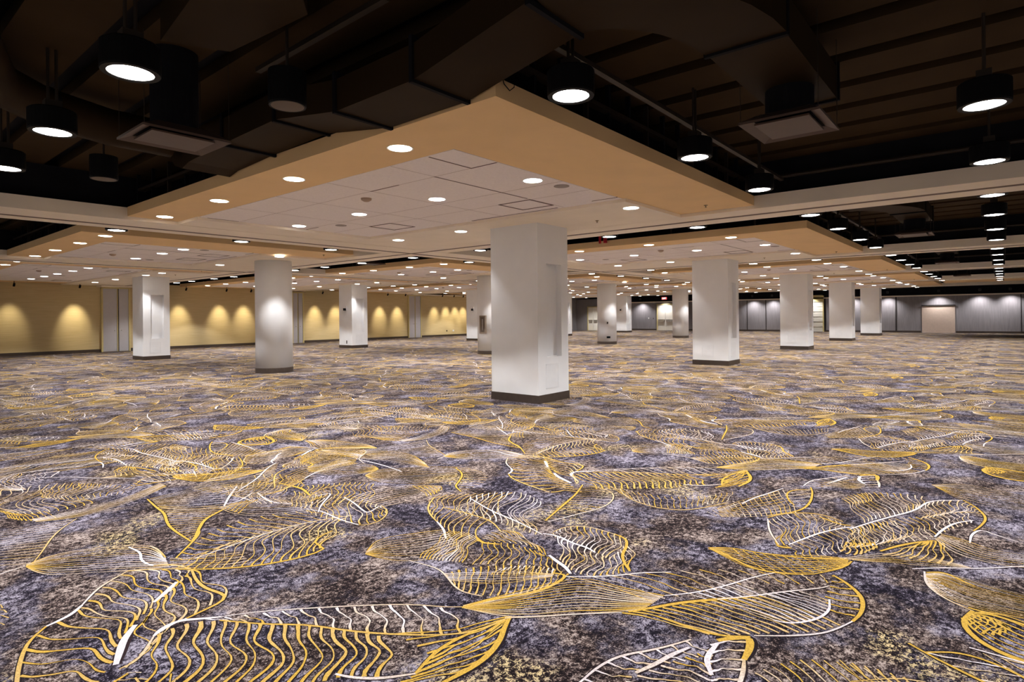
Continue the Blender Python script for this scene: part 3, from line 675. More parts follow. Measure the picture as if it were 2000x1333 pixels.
def ybeam(i):
    e = empty('track_beam', (i * SX, 0, 0))
    tag(e, 'cream ceiling beam with a partition track slot, %s of those crossing the room left to right' % ORD[i], 'beam', 'partition track beams')
    m = MB(); m.box(9.45, FY0, ZC, 10.54, YW - .02, ZT); m.build('beam_casing', M_CREAM, e)
    m = MB(); m.box(9.97, FY0, ZC - .012, 10.03, YW - .03, ZC); m.build('track_slot', M_TRACK, e)
    m = MB(); m.box(9.60, FY0, ZT, 10.40, YW - .03, ZD); m.build('bulkhead', M_BLACK, e)
for i in range(5): ybeam(i)
for j, (a, b, x1) in enumerate(((10.90, 12.10, 47.6), (19.66, 20.86, 47.6))):
    e = empty('track_beam', (0, 0, 0))
    tag(e, 'cream ceiling beam with track slot running away from the viewer, %s' % ('in front of the round columns' if j == 0 else 'between the round columns and the tan wall'), 'beam', 'partition track beams')
    m = MB(); m.box(FX0, a, ZC - .003, x1, b, ZT - .004); m.build('beam_casing', M_CREAM, e)
    m = MB(); m.box(FX0, (a + b) / 2 + .12, ZC - .014, x1, (a + b) / 2 + .18, ZC - .003); m.build('track_slot', M_TRACK, e)
    m = MB(); m.box(FX0, a + .2, ZT - .004, x1, b - .2, ZD); m.build('bulkhead', M_BLACK, e)

# lower cream bulkhead over the doors in the tan wall
def header(x0, x1, label):
    m = MB(); m.box(x0, YW - .75, 3.10, x1, YW - .02, 3.155); tag(m.build('door_header', M_CREAM), label, 'ceiling bulkhead')
header(8.95, 10.6, 'short cream bulkhead over the pale doors nearest the left edge')
header(27.9, 34.0, 'long cream bulkhead over the farthest pale doors in the tan wall')

# ------------------------------------------------------------------ columns
def ring_face(m, a0, a1, z0, z1, n0, n1, w0, w1, y, dep, d=1):
    """front face at y with a niche n0..n1 x w0..w1 sunk by dep"""
    m.quad((a0, y, z0), (a1, y, z0), (a1, y, w0), (a0, y, w0)); m.quad((a0, y, w1), (a1, y, w1), (a1, y, z1), (a0, y, z1))
    m.quad((a0, y, w0), (n0, y, w0), (n0, y, w1), (a0, y, w1)); m.quad((n1, y, w0), (a1, y, w0), (a1, y, w1), (n1, y, w1))
    q = y + dep
    m.quad((n0, q, w0), (n1, q, w0), (n1, q, w1), (n0, q, w1))
    m.quad((n0, y, w0), (n1, y, w0), (n1, q, w0), (n0, q, w0)); m.quad((n0, y, w1), (n0, q, w1), (n1, q, w1), (n1, y, w1))
    m.quad((n0, y, w0), (n0, q, w0), (n0, q, w1), (n0, y, w1)); m.quad((n1, y, w0), (n1, y, w1), (n1, q, w1), (n1, q, w0))
def frame_strip(m, side, a0, a1, z0, z1, pos):
    t, w = .004, .012
    for (p, q, r, s_) in ((a0, z0, a1, z0 + w), (a0, z1 - w, a1, z1), (a0, z0, a0 + w, z1), (a1 - w, z0, a1, z1)):
        if side == 'y': m.box(p, pos - t, q, r, pos, s_)
        else: m.box(pos - t, p, q, pos, r, s_)
def square_column(i, j, label):
    cx, cy = X0 + i * SX, Y0 + j * SY
    e = empty('column', (cx, cy, 0)); tag(e, label, 'column', 'square white columns')
    m = MB(); x0, x1, y0, y1 = -WX, WX, -WY, WY
    top = ZC + .02
    ring_face(m, x0, x1, 0, top, -.20, .25, .80, 2.47, y0, .11)
    m.quad((x1, y0, 0), (x1, y1, 0), (x1, y1, top), (x1, y0, top)); m.quad((x1, y1, 0), (x0, y1, 0), (x0, y1, top), (x1, y1, top))
    m.quad((x0, y1, 0), (x0, y0, 0), (x0, y0, top), (x0, y1, top)); m.quad((x0, y0, top), (x1, y0, top), (x1, y1, top), (x0, y1, top))
    m.build('shaft', M_WHITE, e)
    b = MB(); t = .012
    b.box(x0 - t, y0 - t, 0, x1 + t, y0, .145); b.box(x0 - t, y1, 0, x1 + t, y1 + t, .145)
    b.box(x0 - t, y0, 0, x0, y1, .145); b.box(x1, y0, 0, x1 + t, y1, .145); b.build('base_trim', M_BASE, e)
    p = MB(); frame_strip(p, 'y', -.24, .14, .24, .68, y0); p.box(-.225, y0 - .003, .255, .125, y0, .665); p.build('access_panel', M_PANEL, e)
    if j == 0 and i > 0:
        p = MB(); frame_strip(p, 'x', -.10, .26, .26, .60, x0); p.box(x0 - .003, -.085, .275, x0, .245, .585); p.build('access_panel', M_PANEL, e)
    return e
LBL = {(0, 0): 'large square white column nearest the viewer, with a tall recessed panel',
       (1, 0): 'second square white column right of centre, behind the nearest one',
       (2, 0): 'third square white column of the right-hand row',
       (3, 0): 'greyish square column under a small black lamp, fourth of the right-hand row',
       (4, 0): 'farthest square column of the right-hand row, near the grey wall',
       (0, 2): 'square white column by the tan wall, leftmost, with sharply lit recessed panel',
       (1, 2): 'square white column by the tan wall with a small camera high on its left face',
       (2, 2): 'square white column half hidden behind the column with the bronze cabinet',
       (3, 2): 'narrow sliver of a square white column just right of the nearest column',
       (4, 2): 'far square white column with a camera, right of the round column with sockets'}
CO = {}
for (i, j), l in LBL.items(): CO[(i, j)] = square_column(i, j, l)
RL = {0: 'round white column left of centre, lit by one downlight', 1: 'round white column with a bronze cabinet, half behind the nearest column',
      2: 'round white column with black sockets near its foot', 3: 'plain round white column left of the second square column', 4: 'distant round white column glimpsed right of the second square column'}
def round_column(i):
    cx, cy = X0 + i * SX, Y0 + SY
    e = empty('column', (cx, cy, 0)); tag(e, RL[i], 'column', 'round white columns')
    m = MB(); m.lathe([(.5, 0), (.5, ZC + .02)], 48); o = m.build('shaft', M_WHITE, e)
    for p in o.data.polygons: p.use_smooth = len(p.vertices) == 4
    m = MB(); m.lathe([(.50, 0), (.514, 0), (.514, .14), (.50, .145)], 48); m.build('base_trim', M_BASE, e)
    return e
for i in range(5): CO[(i, 1)] = round_column(i)
# bits fixed on the columns
def cabinet():
    ax = empty('extinguisher_cabinet', (X0 + SX - .485, Y0 + SY - .08, 0)); ax.rotation_euler.z = 0
    tag(ax, 'bronze framed extinguisher cabinet on the round column behind the nearest one', 'cabinet')
    m = MB(); m.box(-.05, -.16, .84, .03, .16, 1.56); m.build('cabinet_box', M_BRONZE, ax)
    m = MB(); m.box(-.056, -.105, .90, -.05, .105, 1.50); m.build('door_pane', mat('smoky_pane', (.13, .10, .08), .2), ax)
    m = MB(); m.box(-.066, -.03, .98, -.056, .0, 1.42); m.build('pull_handle', M_CHROME, ax)
cabinet()
def wall_box(name, x, y, z, sx, sz, m_, label, cat, face='x'):
    m = MB()
    if face == 'x': m.box(-.02, -sx / 2, -sz / 2, .002, sx / 2, sz / 2)
    else: m.box(-sx / 2, -.02, -sz / 2, sx / 2, .002, sz / 2)
    o = m.build(name, m_, loc=(x, y, z)); tag(o, label, cat); return o
m = MB(); m.box(-.05, -.14, .85, .0, .14, 1.5); tag(m.build('extinguisher_cabinet', M_BRONZE, loc=(X0 + 3 * SX - WX, Y0 + 2 * SY - .2, 0)), 'distant bronze cabinet on the column sliver right of the nearest column', 'cabinet')
def camera_dome(i, j, label, z=1.95):
    e = empty('security_camera', (X0 + i * SX - WX, Y0 + j * SY - .02, z)); tag(e, label, 'camera', 'small cameras on the columns')
    m = MB(); m.box(-.03, -.09, -.02, 0, .09, .16); m.build('mounting_plate', M_WHITE, e)
    m = MB(); m.box(-.12, -.05, -.07, -.02, .05, .05); m.build('camera_body', M_CAN, e)
camera_dome(1, 2, 'small black camera on the white column left of centre by the tan wall')
camera_dome(2, 2, 'small black camera on the half hidden column by the tan wall corner')
camera_dome(4, 2, 'small black camera on the far column right of the round column with sockets')
cx, cy = X0 + 2 * SX, Y0 + SY
for k, (ang, z) in enumerate(((212, .37), (219, .37), (226, .37))):
    a = math.radians(ang); o = wall_box('socket', cx + .503 * math.cos(a), cy + .503 * math.sin(a), z, .065, .10, M_CAN, 'black floor-level socket, %s of three on the round column right of centre' % ('leftmost', 'middle', 'rightmost')[k], 'socket')
    o.rotation_euler.z = a + math.pi; o['group'] = 'sockets on the round column'
a = math.radians(214); o = wall_box('switch', cx + .503 * math.cos(a), cy + .503 * math.sin(a), 1.12, .07, .11, M_STRUT, 'small dark switch at mid height on the round column with sockets', 'switch'); o.rotation_euler.z = a + math.pi
wall_box('socket', X0 + SX - WX, Y0 + 2 * SY - .1, .30, .05, .16, M_STRUT, 'slim dark socket low on the white column left of centre by the tan wall', 'socket')

# ------------------------------------------------------------------ doors, shutter and signs
def tall_doors(n, x0, x1, xm):
    e = empty('door_%d' % n, (x0, YW, 0)); tag(e, kind='structure')
    L = x1 - x0; mid = xm - x0
    m = MB()
    for a in (0, L - .07): m.box(a, -.10, 0, a + .07, .0, 3.08)
    m.box(0, -.10, 3.04, L, 0, 3.10); m.build('door_frame', M_FRAMEY, e)
    for k, (a, b) in enumerate(((.07, mid - .02), (mid + .06, L - .07))):
        m = MB(); m.box(a, -.055, .01, b, -.01, 3.04); d = m.build('door_leaf', M_DOORW, e)
        hx = b - .10 if k == 0 else a + .10
        m = MB(); m.lathe([(.0, 0), (.025, 0), (.03, .03), (.0, .045)], 12); h = m.build('door_handle', M_CHROME, d); h.location = (hx, -.055, 1.02); h.rotation_euler.x = math.pi / 2
    m = MB(); m.box(mid - .02, -.09, 0, mid + .01, -.01, 3.04); m.build('centre_post', M_FRAMEY, e)
    m = MB(); m.box(mid + .01, -.03, 0, mid + .06, -.005, 3.04); m.build('dark_gap', M_JOINT, e)
tall_doors(1, 9.12, 10.34, 9.80); tall_doors(2, 18.94, 19.72, 19.33); tall_doors(3, 28.02, 29.26, 28.66)
def exit_doors(n, X, ya, yb, h):
    e = empty('door_%d' % n, (X, (ya + yb) / 2, 0)); tag(e, kind='structure'); W = (yb - ya) / 2
    m = MB(); m.box(-.10, -W, 0, 0, -W + .08, h); m.box(-.10, W - .08, 0, 0, W, h); m.box(-.10, -W, h - .08, 0, W, h); m.build('door_frame', M_FRAMEY, e)
    for s in (-1, 1):
        m = MB(); m.box(-.05, min(s * .01, s * (W - .08)), .01, -.01, max(s * .01, s * (W - .08)), h - .08); d = m.build('door_leaf', M_DOORC, e)
        m = MB(); m.box(-.12, min(s * .06, s * (W - .14)), .95, -.05, max(s * .06, s * (W - .14)), 1.05); m.box(-.125, min(s * .10, s * (W - .2)), .80, -.05, max(s * .10, s * (W - .2)), .95); m.build('push_bar', M_CHROME, d)
exit_doors(4, XW, 23.68, 25.42, 2.52)
exit_doors(5, 50.0, 30.45, 31.75, 2.35)
def exit_sign(y, label, z=3.0):
    e = empty('exit_sign', (XW - 1.2, y, z)); tag(e, label, 'exit sign', 'lit exit signs')
    m = MB(); m.box(-.03, -.26, -.11, .03, .26, .11); m.build('housing', M_CAN, e)
    m = MB(); m.box(-.032, -.25, -.10, -.03, .25, .10); m.build('red_face', M_EXIT, e)
    cu = bpy.data.curves.new('lettering', 'FONT'); cu.body = 'EXIT'; cu.size = .17; cu.align_x = 'CENTER'; cu.align_y = 'CENTER'; cu.extrude = .002
    o = bpy.data.objects.new('lettering', cu); COL.objects.link(o); o.parent = e; o.location = (-.036, 0, 0); o.rotation_euler = (math.pi / 2, 0, -math.pi / 2)
    cu.materials.append(glow('exit_letters', (1, .85, .8), 2.2))
    m = MB(); m.tube([(0, 0, .11), (0, 0, ZD - z)], .01); m.build('hanger', M_CAN, e)
exit_sign(24.1, 'glowing red exit sign above the far white double doors')
m = MB(); m.box(-.04, -.97, 0, 0, .97, 1.93); b = m.build('projection_panel', M_BEIGE, loc=(XW, 3.57, 0)); tag(b, 'large beige panel set in the grey far wall at right', 'panel')
m = MB(); m.box(-.09, -.99, 1.94, -.0, .99, 2.02); m.build('top_rail', M_JOINT, b)
e = empty('roller_shutter', (XW, 11.8, 0)); tag(e, 'white slatted shutter in the far wall between two columns', 'shutter')
m = MB()
for k in range(12): m.box(-.06 + .02 * (k % 2), -.72, .02 + k * .20, -.0, .60, .02 + k * .20 + .19)
m.build('slats', M_SHUT, e)
m = MB(); m.box(-.10, .60, 0, 0, .68, 2.9); m.box(-.10, -.80, 0, 0, -.72, 2.9); m.box(-.10, -.72, 2.42, 0, .60, 2.95); m.build('shutter_frame', M_FRAMEY, e)
wall_box('switch_plate', XW - .002, 26.3, 1.16, .09, .14, M_WHITE, 'white switch plate on the grey wall left of the far white doors', 'switch')
wall_box('switch_plate', XW - .002, 25.8, 1.13, .08, .08, M_STRUT, 'dark switch plate nearest the far white doors', 'switch')
wall_box('switch_plate', XW - .002, 10.55, 1.12, .10, .14, M_WHITE, 'white switch plate beside the slatted shutter', 'switch')
wall_box('socket', 32.6, YW - .002, .42, .16, .12, M_WHITE, 'white socket low on the tan wall near its far end', 'socket', 'y')
wall_box('socket', 31.9, YW - .002, .42, .10, .10, M_STRUT, 'dark socket low on the tan wall beside the white one', 'socket', 'y')

# ------------------------------------------------------------------ lamps
def spot(name, parent, loc, power, cone, blend, rad=.09, color=(1, .98, .97), rot=None):
    key = (round(power, 2), round(cone, 2), blend, rad, color)
    d = LD.get(key)
    if d is None:
        d = bpy.data.lights.new(name, 'SPOT'); d.energy = power; d.spot_size = math.radians(cone); d.spot_blend = blend; d.shadow_soft_size = rad; d.color = color; LD[key] = d
    o = bpy.data.objects.new(name, d); COL.objects.link(o); o.parent = parent; o.location = loc
    if rot: o.rotation_euler = rot
    return o
LD = {}
def make_recess():
    e = empty('recessed_downlight')
    m = MB(); m.lathe([(.112, -.001), (.132, -.004), (.132, .0)], 28, caps=False); m.build('trim_ring', M_TRIM, e)
    m = MB(); m.lathe([(.113, -.004), (.09, -.008), (.0, -.009)], 28, caps=False); m.build('lens', M_LENS, e)
    return e
def make_pendant(lit=True):
    e = empty('pendant_downlight')
    m = MB(); m.lathe([(.136, .03), (.136, -.004), (.172, -.004), (.176, .01), (.176, .175), (.168, .185), (.03, .19)], 32, caps=False); c = m.build('lamp_can', M_CAN, e)
    m = MB(); m.lathe([(.136, .002), (.12, -.003), (.0, -.005)], 32, caps=False); m.build('lens', M_LENS if lit else M_OFF, e)
    m = MB(); m.box(-.06, -.05, .185, .06, .05, .27); m.build('mounting_bracket', M_STRUT, e)
    m = MB(); m.tube([(.03, 0, .26), (.03, 0, ZD - 3.18)], .012); m.tube([(-.03, 0, .26), (-.03, 0, ZD - 3.18)], .012); m.build('hanger_rods', M_STRUT, e)
    return e
REC = make_recess(); PEN = make_pendant(); used = {'r': False, 'p': False}
def place(kind, x, y, z, label, group, power, cone, blend, shown=True):
    if not in_view(x, y, z, 40): return None
    src = REC if kind == 'r' else PEN
    if not used[kind]: o = src; used[kind] = True
    else: o = copy_tree(src)
    for ch in list(o.children):
        if ch.type == 'LIGHT': bpy.data.objects.remove(ch)
    o.location = (x, y, z); tag(o, label, 'ceiling light', group)
    pending.append((o, power, cone, blend, kind)); return o
pending = []
NTH = ['nearest', 'second', 'third', 'fourth', 'fifth', 'sixth']
for i in range(5):
    for j in range(3):
        if j == 0: zones = [('tan border', 3.80, (4.58, 6.55, 8.54, 10.51), ZP), ('white tiles', 5.78, (4.45, 6.17, 8.0, 9.81), ZP - .006), ('cream soffit', 8.08, (4.34, 7.97, 9.82), ZC)]
        elif j == 1: zones = [('tan border', 3.88, (13.75, 15.42, 17.39, 19.30), ZP), ('white tiles', 5.86, (15.1, 16.4, 18.25), ZP - .006), ('cream soffit', 8.10, (14.72, 18.2), ZC)]
        else: zones = [('tan border', 3.90, (21.4, 22.92, 24.9, 27.0, 29.0, 31.0), ZP), ('white tiles', 5.90, (22.6, 24.3, 26.2, 28.0, 30.0), ZP - .006), ('cream soffit', 8.12, (22.75, 24.28, 27.6, 30.2), ZC)]
        for zn, x, ys, z in zones:
            for k, y in enumerate(ys):
                place('r', x + i * SX, y, z, '%s round light in the %s, %s island of the %s' % (NTH[k], zn, ORD[i], ROWNAME[j]), 'recessed lights in the ceiling islands', P_RECESS * ((.6 if j == 2 else .8) if zn == 'cream soffit' else 1), 94 if zn == 'cream soffit' else 98, .45 if zn == 'cream soffit' else .2)
def pend(x, y, label): place('p', x, y, 3.18, label, 'black cylinder downlights in the open ceiling', P_PEND, 125, .5)
for i in range(5):
    for k, x in enumerate((3.67, 5.97, 8.10, 10.80)):
        if x + i * SX < 39: pend(x + i * SX, 2.46, '%s black cylinder lamp beside the %s ceiling island of the right-hand row' % (NTH[k], ORD[i]))
    for k, x in enumerate((6.0, 8.3, 10.75, 12.95)):
        if x + i * SX < 41: pend(x + i * SX, .10, '%s black cylinder lamp of the far right line, %s bay' % (NTH[k], NTH[i]))
    for k, y in enumerate((4.42, 6.32, 8.2, 10.0)):
        if i == 0: pend(1.40, y, 'bright black cylinder lamp at upper left, %s one' % NTH[k])
        pend(10.82 + i * SX, y, '%s black cylinder lamp in the gap behind the %s right-hand ceiling island' % (NTH[k], ORD[i]))
    for k, x in enumerate((3.69, 5.99, 8.17)):
        pend(x + i * SX, 12.45, '%s black cylinder lamp in front of the %s island of the middle row' % (NTH[k], ORD[i]))
    for k, y in enumerate((12.57, 14.9, 16.88, 18.72)):
        pend(10.85 + i * SX, y, '%s black cylinder lamp in the gap behind the %s island, middle row' % (NTH[k], ORD[i]))
    for k, y in enumerate((23.19, 24.92, 27.11, 28.73, 30.6)):
        pend(10.85 + i * SX, y, '%s black cylinder lamp in the gap toward the tan wall, %s bay' % (NTH[k], ORD[i]))
def OUT_LABEL(x, y):
    side = {-2.2: 'right of the far right line', .1: 'over the viewer', 2.46: 'between viewer and island line', 4.4: 'left of the viewer', 6.4: 'farther left of the viewer', 8.3: 'well left of the viewer', 12.45: 'far left of the viewer'}[y]
    return 'added black lamp outside the picture, %s, %s' % (side, {-1.2: 'hindmost', 1.4: 'just ahead', 3.7: 'four metres ahead', 6.0: 'six metres ahead', 8.3: 'eight metres ahead', 13.0: 'second bay', 17.5: 'third quarter', 22.3: 'third bay', 26.9: 'late third bay', 31.5: 'fourth bay'}.get(x, 'last one'))
# unseen lamps added beyond the picture to light this end of the hall
for (x, y) in ((-1.2, .1), (1.4, .1), (3.7, .1), (-1.2, 2.46), (1.4, 2.46), (1.4, -2.2), (3.7, -2.2), (6.0, -2.2), (8.3, -2.2), (-1.2, 4.4), (-1.2, 6.4), (-1.2, 8.3), (-1.2, 12.45), (1.4, 12.45), (13.0, -2.2), (17.5, -2.2), (22.3, -2.2), (26.9, -2.2), (31.5, -2.2), (36., -2.2)):
    o = copy_tree(PEN)
    for ch in list(o.children):
        if ch.type == 'LIGHT': bpy.data.objects.remove(ch)
    o.location = (x, y, 3.18); tag(o, OUT_LABEL(x, y), 'ceiling light', 'added lamps outside the picture')
    pending.append((o, P_PEND * .5, 125, .5, 'p'))
for o, pw, cone, bl, kind in pending:
    s = spot('lamp_light', o, (0, 0, -.03), pw, cone, bl)
bpy.context.view_layer.update()

# wall washers over the tan wall
def make_washer():
    e = empty('wall_spotlight')
    m = MB(); m.tube([(0, 0, .10), (0, 0, .0)], .012); m.build('stem', M_CAN, e)
    m = MB(); m.tube([(0, -.035, -.01), (0, .05, -.11)], .042, 14); m.build('lamp_head', M_CAN, e)
    return e
WS = make_washer(); first = True
for k, x in enumerate((5.75, 8.07, 12.6, 14.65, 16.0, 20.5, 22.0, 25.5, 27.05, 30.6, 31.8, 32.8, 33.7)):
    o = WS if first else copy_tree(WS); first = False
    o.location = (x, YW - .95, 3.12); tag(o, 'small black spotlight aimed at the tan wall, %s from the left' % ['first', 'second', 'third', 'fourth', 'fifth', 'sixth', 'seventh', 'eighth', 'ninth', 'tenth', 'eleventh', 'twelfth', 'thirteenth'][k], 'spotlight', 'spotlights over the tan wall')
    spot('lamp_light', o, (0, .05, -.12), P_WALL * (.8 if k in (2, 9) else 1), 47, 1.0, .10, (1, .86, .58), (math.atan2(.90, 1.66), 0, 0))
# slot lights over the grey far wall
M_BAR = mat('black_lamp_bar', (.02, .02, .02), .5, noise=.1)
for k, y in enumerate((26.9, 24.5, 16.4, 14.8, 11.8, 8.9, 6.6, 3.5, 1.2, -.4)):
    m = MB(); m.lathe([(.06, 0), (.075, .02), (.075, .16), (.0, .17)], 16); o = m.build('wall_washer', M_BAR, loc=(XW - .55, y, 2.92))
    tag(o, 'small black downlight in front of the grey far wall, %s from the left' % ['first', 'second', 'third', 'fourth', 'fifth', 'sixth', 'seventh', 'eighth', 'ninth', 'tenth'][k], 'ceiling light', 'downlights along the grey wall')
    spot('lamp_light', o, (0, 0, -.02), 240, 125, .8, .05, (1, .96, .95))
# ------------------------------------------------------------------ things in the open ceiling
def duct_section(m, pts, w, h):
    """rectangular duct through (x, y, z_bottom) centre points"""
    P = [Vector(p) for p in pts]; st = len(m.v)
    for i, p in enumerate(P):
        d = (P[min(i + 1, len(P) - 1)] - P[max(i - 1, 0)]); d.z = 0; d.normalize()
        r = Vector((d.y, -d.x, 0))
        for a, b in ((-1, 0), (1, 0), (1, 1), (-1, 1)): m.v.append(tuple(p + r * (a * w / 2) + Vector((0, 0, b * h))))
    for i in range(len(P) - 1):
        for q in range(4):
            q2 = (q + 1) % 4; m.f.append((st + i * 4 + q, st + i * 4 + q2, st + i * 4 + 4 + q2, st + i * 4 + 4 + q)); m.m.append(0)
    m.f.append((st, st + 1, st + 2, st + 3)); m.m.append(0); k = st + 4 * (len(P) - 1); m.f.append((k + 3, k + 2, k + 1, k)); m.m.append(0)
def flange(e, p, axis, w=.60, h=.32, t=.035):
    m = MB(); x, y, z = p
    if axis == 'y': m.box(x - w / 2, y - t / 2, z - .02, x + w / 2, y + t / 2, z + h)
    else: m.box(x - t / 2, y - w / 2, z - .02, x + t / 2, y + w / 2, z + h)
    m.build('flange', M_BLACK, e)
def supply_duct(full=True):
    e = empty('air_duct')
    if full:
        for seg in ([(3.08, 2.17, 3.44), (3.08, 3.23, 3.24)], [(3.08, 3.23, 3.24), (3.08, 4.18, 3.235)], [(3.08, 4.18, 3.235), (3.08, 5.15, 3.38)], [(3.08, 5.15, 3.38), (3.08, 6.2, 3.36)], [(3.08, 6.2, 3.36), (3.08, 7.05, 3.32)]):
            m = MB(); duct_section(m, seg, .56, .26); m.build('duct_section', M_DUCT, e)
        m = MB(); duct_section(m, [(3.08, 7.05, 3.32), (3.08, 7.25, 3.28), (3.06, 7.42, 3.33), (3.05, 7.5, 3.42)], .56, .24); m.build('duct_section', M_DUCT, e)
        for q in ((3.08, 2.17, 3.43), (3.08, 3.23, 3.24), (3.08, 4.18, 3.235), (3.08, 5.15, 3.375), (3.08, 6.2, 3.355)): flange(e, q, 'y')
    arc = []
    for k in range(9):
        t = math.pi / 2 * k / 8; arc.append((4.25 - 1.17 * math.cos(t), 2.17 - .79 * math.sin(t), 3.44))
    m = MB(); duct_section(m, arc, .56, .28); o = m.build('duct_elbow', M_DUCT, e)
    for a, b in ((4.25, 5.0), (5.0, 5.84)):
        m = MB(); duct_section(m, [(a, 1.38, 3.44), (b, 1.38, 3.44)], .54, .28); m.build('duct_section', M_DUCT, e)
    for q in ((4.25, 1.38, 3.44), (5.86, 1.38, 3.44)): flange(e, q, 'x', .58)
    return e
def diffuser(label, loc, up=.33, group='square ceiling diffusers'):
    e = empty('air_diffuser', loc); tag(e, label, 'air diffuser', group)
    a, b = .355, .31
    m = MB()
    o_ = [(-a, -b), (a, -b), (a, b), (-a, b)]; i_ = [(-a + .09, -b + .09), (a - .09, -b + .09), (a - .09, b - .09), (-a + .09, b - .09)]
    for k in range(4):
        k2 = (k + 1) % 4
        m.quad((*o_[k], 0), (*o_[k2], 0), (*i_[k2], .035), (*i_[k], .035)); m.quad((*o_[k], 0), (*o_[k], .02), (*o_[k2], .02), (*o_[k2], 0))
        m.quad((*o_[k], .02), (.2 * (1 if o_[k][0] > 0 else -1), .2 * (1 if o_[k][1] > 0 else -1), .10), (.2 * (1 if o_[k2][0] > 0 else -1), .2 * (1 if o_[k2][1] > 0 else -1), .10), (*o_[k2], .02))
    m.build('outer_frame', M_GRILLE, e)
    m = MB(); m.box(-a + .10, -b + .10, .0, a - .10, b - .10, .015); m.build('centre_plate', M_GRILLE, e)
    m = MB(); m.box(-a + .09, -b + .09, .04, a - .09, b - .09, .07); m.build('dark_throat', M_BLACK, e)
    m = MB(); m.lathe([(.19, .07), (.19, up)], 28); m.build('drop_duct', M_BLACK, e)
    for sx in (-1, 1):
        for sy in (-1, 1): m = MB(); m.tube([(sx * .34, sy * .295, .02), (sx * .34, sy * .295, ZD - loc[2])], .003, 6); m.build('hanger_wire', M_STRUT, e)
    return e
D1 = supply_duct(); tag(D1, 'dark brown rectangular duct curving over the corner of the nearest ceiling island', 'air duct', 'dark ducts in the open ceiling')
diffuser('square diffuser hanging from the duct end at upper right', (5.37, 1.38, 3.12))
for k in range(1, 4):
    e = supply_duct(False); e.location.x = k * SX
    tag(e, 'dark duct in the open ceiling at right, %s one behind the nearest' % NTH[k - 1], 'air duct', 'dark ducts in the open ceiling')
    diffuser('square diffuser in the open ceiling at right, %s bay from the viewer' % NTH[k], (5.37 + k * SX, 1.38, 3.12))
diffuser('square diffuser hanging at upper left beside the nearest ceiling island', (2.12, 5.62, 3.12), ZD - 3.12)
for k, (x, y) in enumerate(((21.2, 15.2), (11.7, 15.6))):
    diffuser('square diffuser in the dark gap of the middle row, %s one' % NTH[k], (x, y, 3.24), ZD - 3.24)
# big round duct and plenum at the upper left
e = empty('round_duct'); tag(e, 'large dark round duct sweeping across the upper left corner', 'air duct')
m = MB(); m.tube([(.45, 4.7, 3.64), (.75, 5.7, 3.64), (1.08, 6.75, 3.64), (1.5, 7.12, 3.62), (2.1, 7.3, 3.60), (2.7, 7.25, 3.58)], .19, 20); m.build('duct_pipe', M_DUCT, e, smooth=True)
for p, q in (((.75, 5.7, 3.64), (.765, 5.74, 3.64)), ((1.5, 7.12, 3.62), (1.55, 7.14, 3.62))):
    m = MB(); m.tube([p, q], .20, 20); m.build('duct_band', M_BLACK, e)
m = MB(); m.prism([(1.60, 3.95), (2.0, 3.35), (2.2, 3.6), (2.12, 4.55), (1.70, 4.75)], 3.60, 3.86); tag(m.build('plenum_box', M_DUCT), 'dark brown sheet metal plenum above the brightest lamp at upper left', 'air duct')
m = MB(); duct_section(m, [(.0, 7.3, 3.5), (.45, 7.55, 3.5), (.8, 8.1, 3.5)], .36, .24); tag(m.build('branch_duct', M_DUCT), 'dark flat branch duct at the far upper left edge', 'air duct')
# strut channels
def strut(a, b, label, w=.05):
    m = MB(); m.bar(a, b, w, .04); tag(m.build('strut_channel', M_STRUT), label, 'strut channel', 'strut channels in the open ceiling')
strut((2.42, 7.55, 3.88), (2.44, 9.0, 3.88), 'bare strut channel at upper left above the square diffuser')
strut((2.55, 3.2, 3.72), (2.57, 5.0, 3.72), 'strut channel at the top edge left of the duct')
strut((1.25, 3.3, 3.72), (1.27, 4.1, 3.72), 'short strut channel at the top edge, leftmost')
for i in range(4):
    strut((3.45 + i * SX, 2.53, 3.55), (9.4 + i * SX, 2.53, 3.55), 'strut channel carrying the lamps beside the %s right-hand ceiling island' % ORD[i], .055)
    m = MB(); m.tube([(9.50 + i * SX, -6, 3.62), (9.50 + i * SX, 10.8 if i else 2.8, 3.62)], .03, 10); tag(m.build('sprinkler_pipe', M_STRUT), 'dark pipe running across above the %s crossing beam' % ORD[i], 'pipe', 'pipes above the crossing beams')
m = MB(); m.tube([(3.41, 2.92, 3.40), (3.44, 2.915, 3.32), (3.50, 2.91, 3.285), (3.56, 2.915, 3.33), (3.585, 2.93, 3.42), (3.60, 3.0, 3.6)], .004, 8); tag(m.build('loose_cable', M_BLACK), 'thin black cable looping over the near corner of the ceiling island', 'cable')
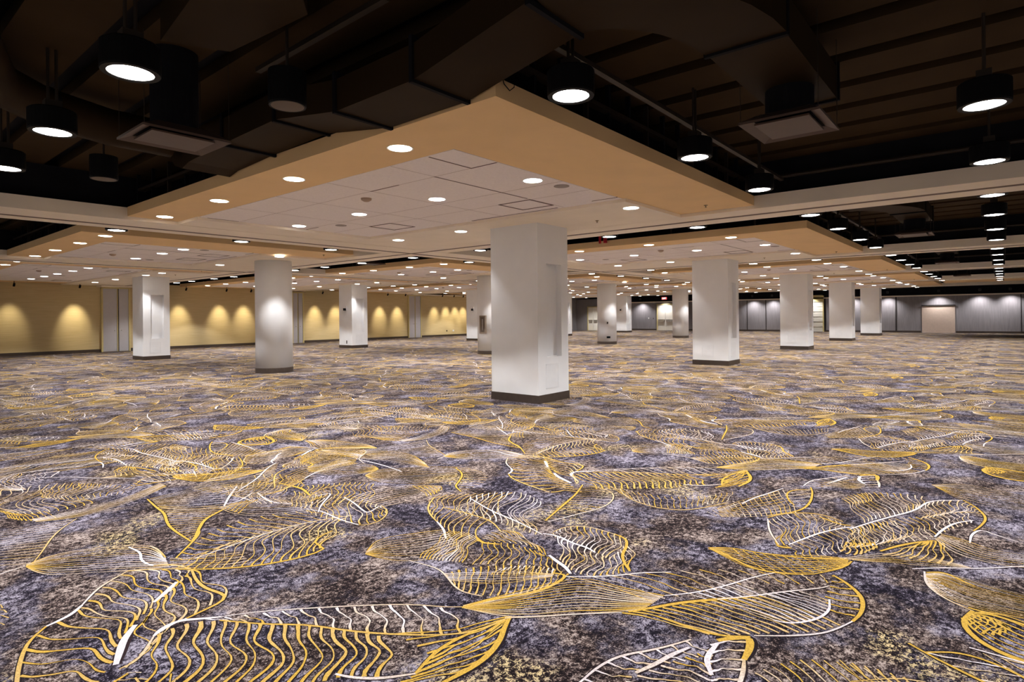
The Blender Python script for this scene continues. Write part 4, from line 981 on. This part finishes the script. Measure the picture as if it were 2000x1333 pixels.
# unlit round cans with brown faces
def speaker(x, y, label):
    e = empty('pendant_speaker', (x, y, 3.18)); tag(e, label, 'speaker', 'unlit black pendant speakers')
    m = MB(); m.lathe([(.12, 0), (.135, -.004), (.14, .01), (.14, .26), (.02, .28)], 28); m.build('speaker_can', M_CAN, e)
    m = MB(); m.lathe([(.122, -.003), (.0, -.006)], 28); m.build('speaker_grille', M_OFF, e)
    m = MB(); m.tube([(0, 0, .27), (0, 0, ZD - 3.18)], .012); m.build('hanger_rod', M_STRUT, e)
speaker(2.40, 4.22, 'unlit black can with brown round face, left of the duct at the top')
speaker(2.25, 8.0, 'unlit black can hanging left of the ceiling island, below the square diffuser')
# tile-mounted devices
m0 = MB(); m0.lathe([(.075, 0), (.07, -.025), (.035, -.045), (.0, -.05)], 20)
m1 = MB(); m1.lathe([(.10, 0), (.10, -.006), (.0, -.008)], 24)
m2 = MB(); m2.lathe([(.03, 0), (.03, -.008), (.008, -.010), (.008, -.035), (.022, -.037), (.0, -.04)], 12)
me0, me1, me2 = m0.mesh('smoke_detector', mat('beige_plastic', (.40, .29, .22), .5)), m1.mesh('ceiling_speaker', mat('grey_grille', (.33, .28, .26), .6)), m2.mesh('sprinkler_head', mat('dull_brass', (.25, .17, .08), .4))
def dev(me, x, y, z, label, cat, group):
    if not in_view(x, y, z, -5): return
    o = bpy.data.objects.new(me.name, me); COL.objects.link(o); o.location = (x, y, z); tag(o, label, cat, group)
for i in range(4):
    for j in range(3):
        t0 = ROWS[j][2]; nm = '%s island, %s' % (ORD[i], ROWNAME[j])
        dev(me0, 5.07 + i * SX, t0 + 2.65, ZP - .006, 'beige smoke detector on the tiles of the ' + nm, 'smoke detector', 'smoke detectors')
        dev(me1, 6.27 + i * SX, t0 + .16, ZP - .006, 'round speaker grille at the near tile edge, ' + nm, 'speaker', 'round ceiling speakers')
        dev(me1, 6.25 + i * SX, min(t0 + 5.0, ROWS[j][3] - .5), ZP - .006, 'round speaker grille toward the far tile edge, ' + nm, 'speaker', 'round ceiling speakers')
        for (qx, qy, qz) in ((8.75, ROWS[j][0] + 2.4, ZC), (8.9, ROWS[j][0] + .55, ZP)):
            o = bpy.data.objects.new('sprinkler_head', me2); COL.objects.link(o); o.parent = ISL[(i, j)]; o.location = (qx, qy, qz)
m = MB(); m.tube([(12.55, 7.45, 3.3), (12.55, 7.45, ZD)], .045, 10); m.tube([(12.55, 7.60, 3.3), (12.55, 7.60, ZD)], .03, 10); tag(m.build('riser_pipe', M_RED), 'pair of short red pipes in the dark gap right of the nearest column', 'pipe')
print('objects', len(bpy.data.objects))
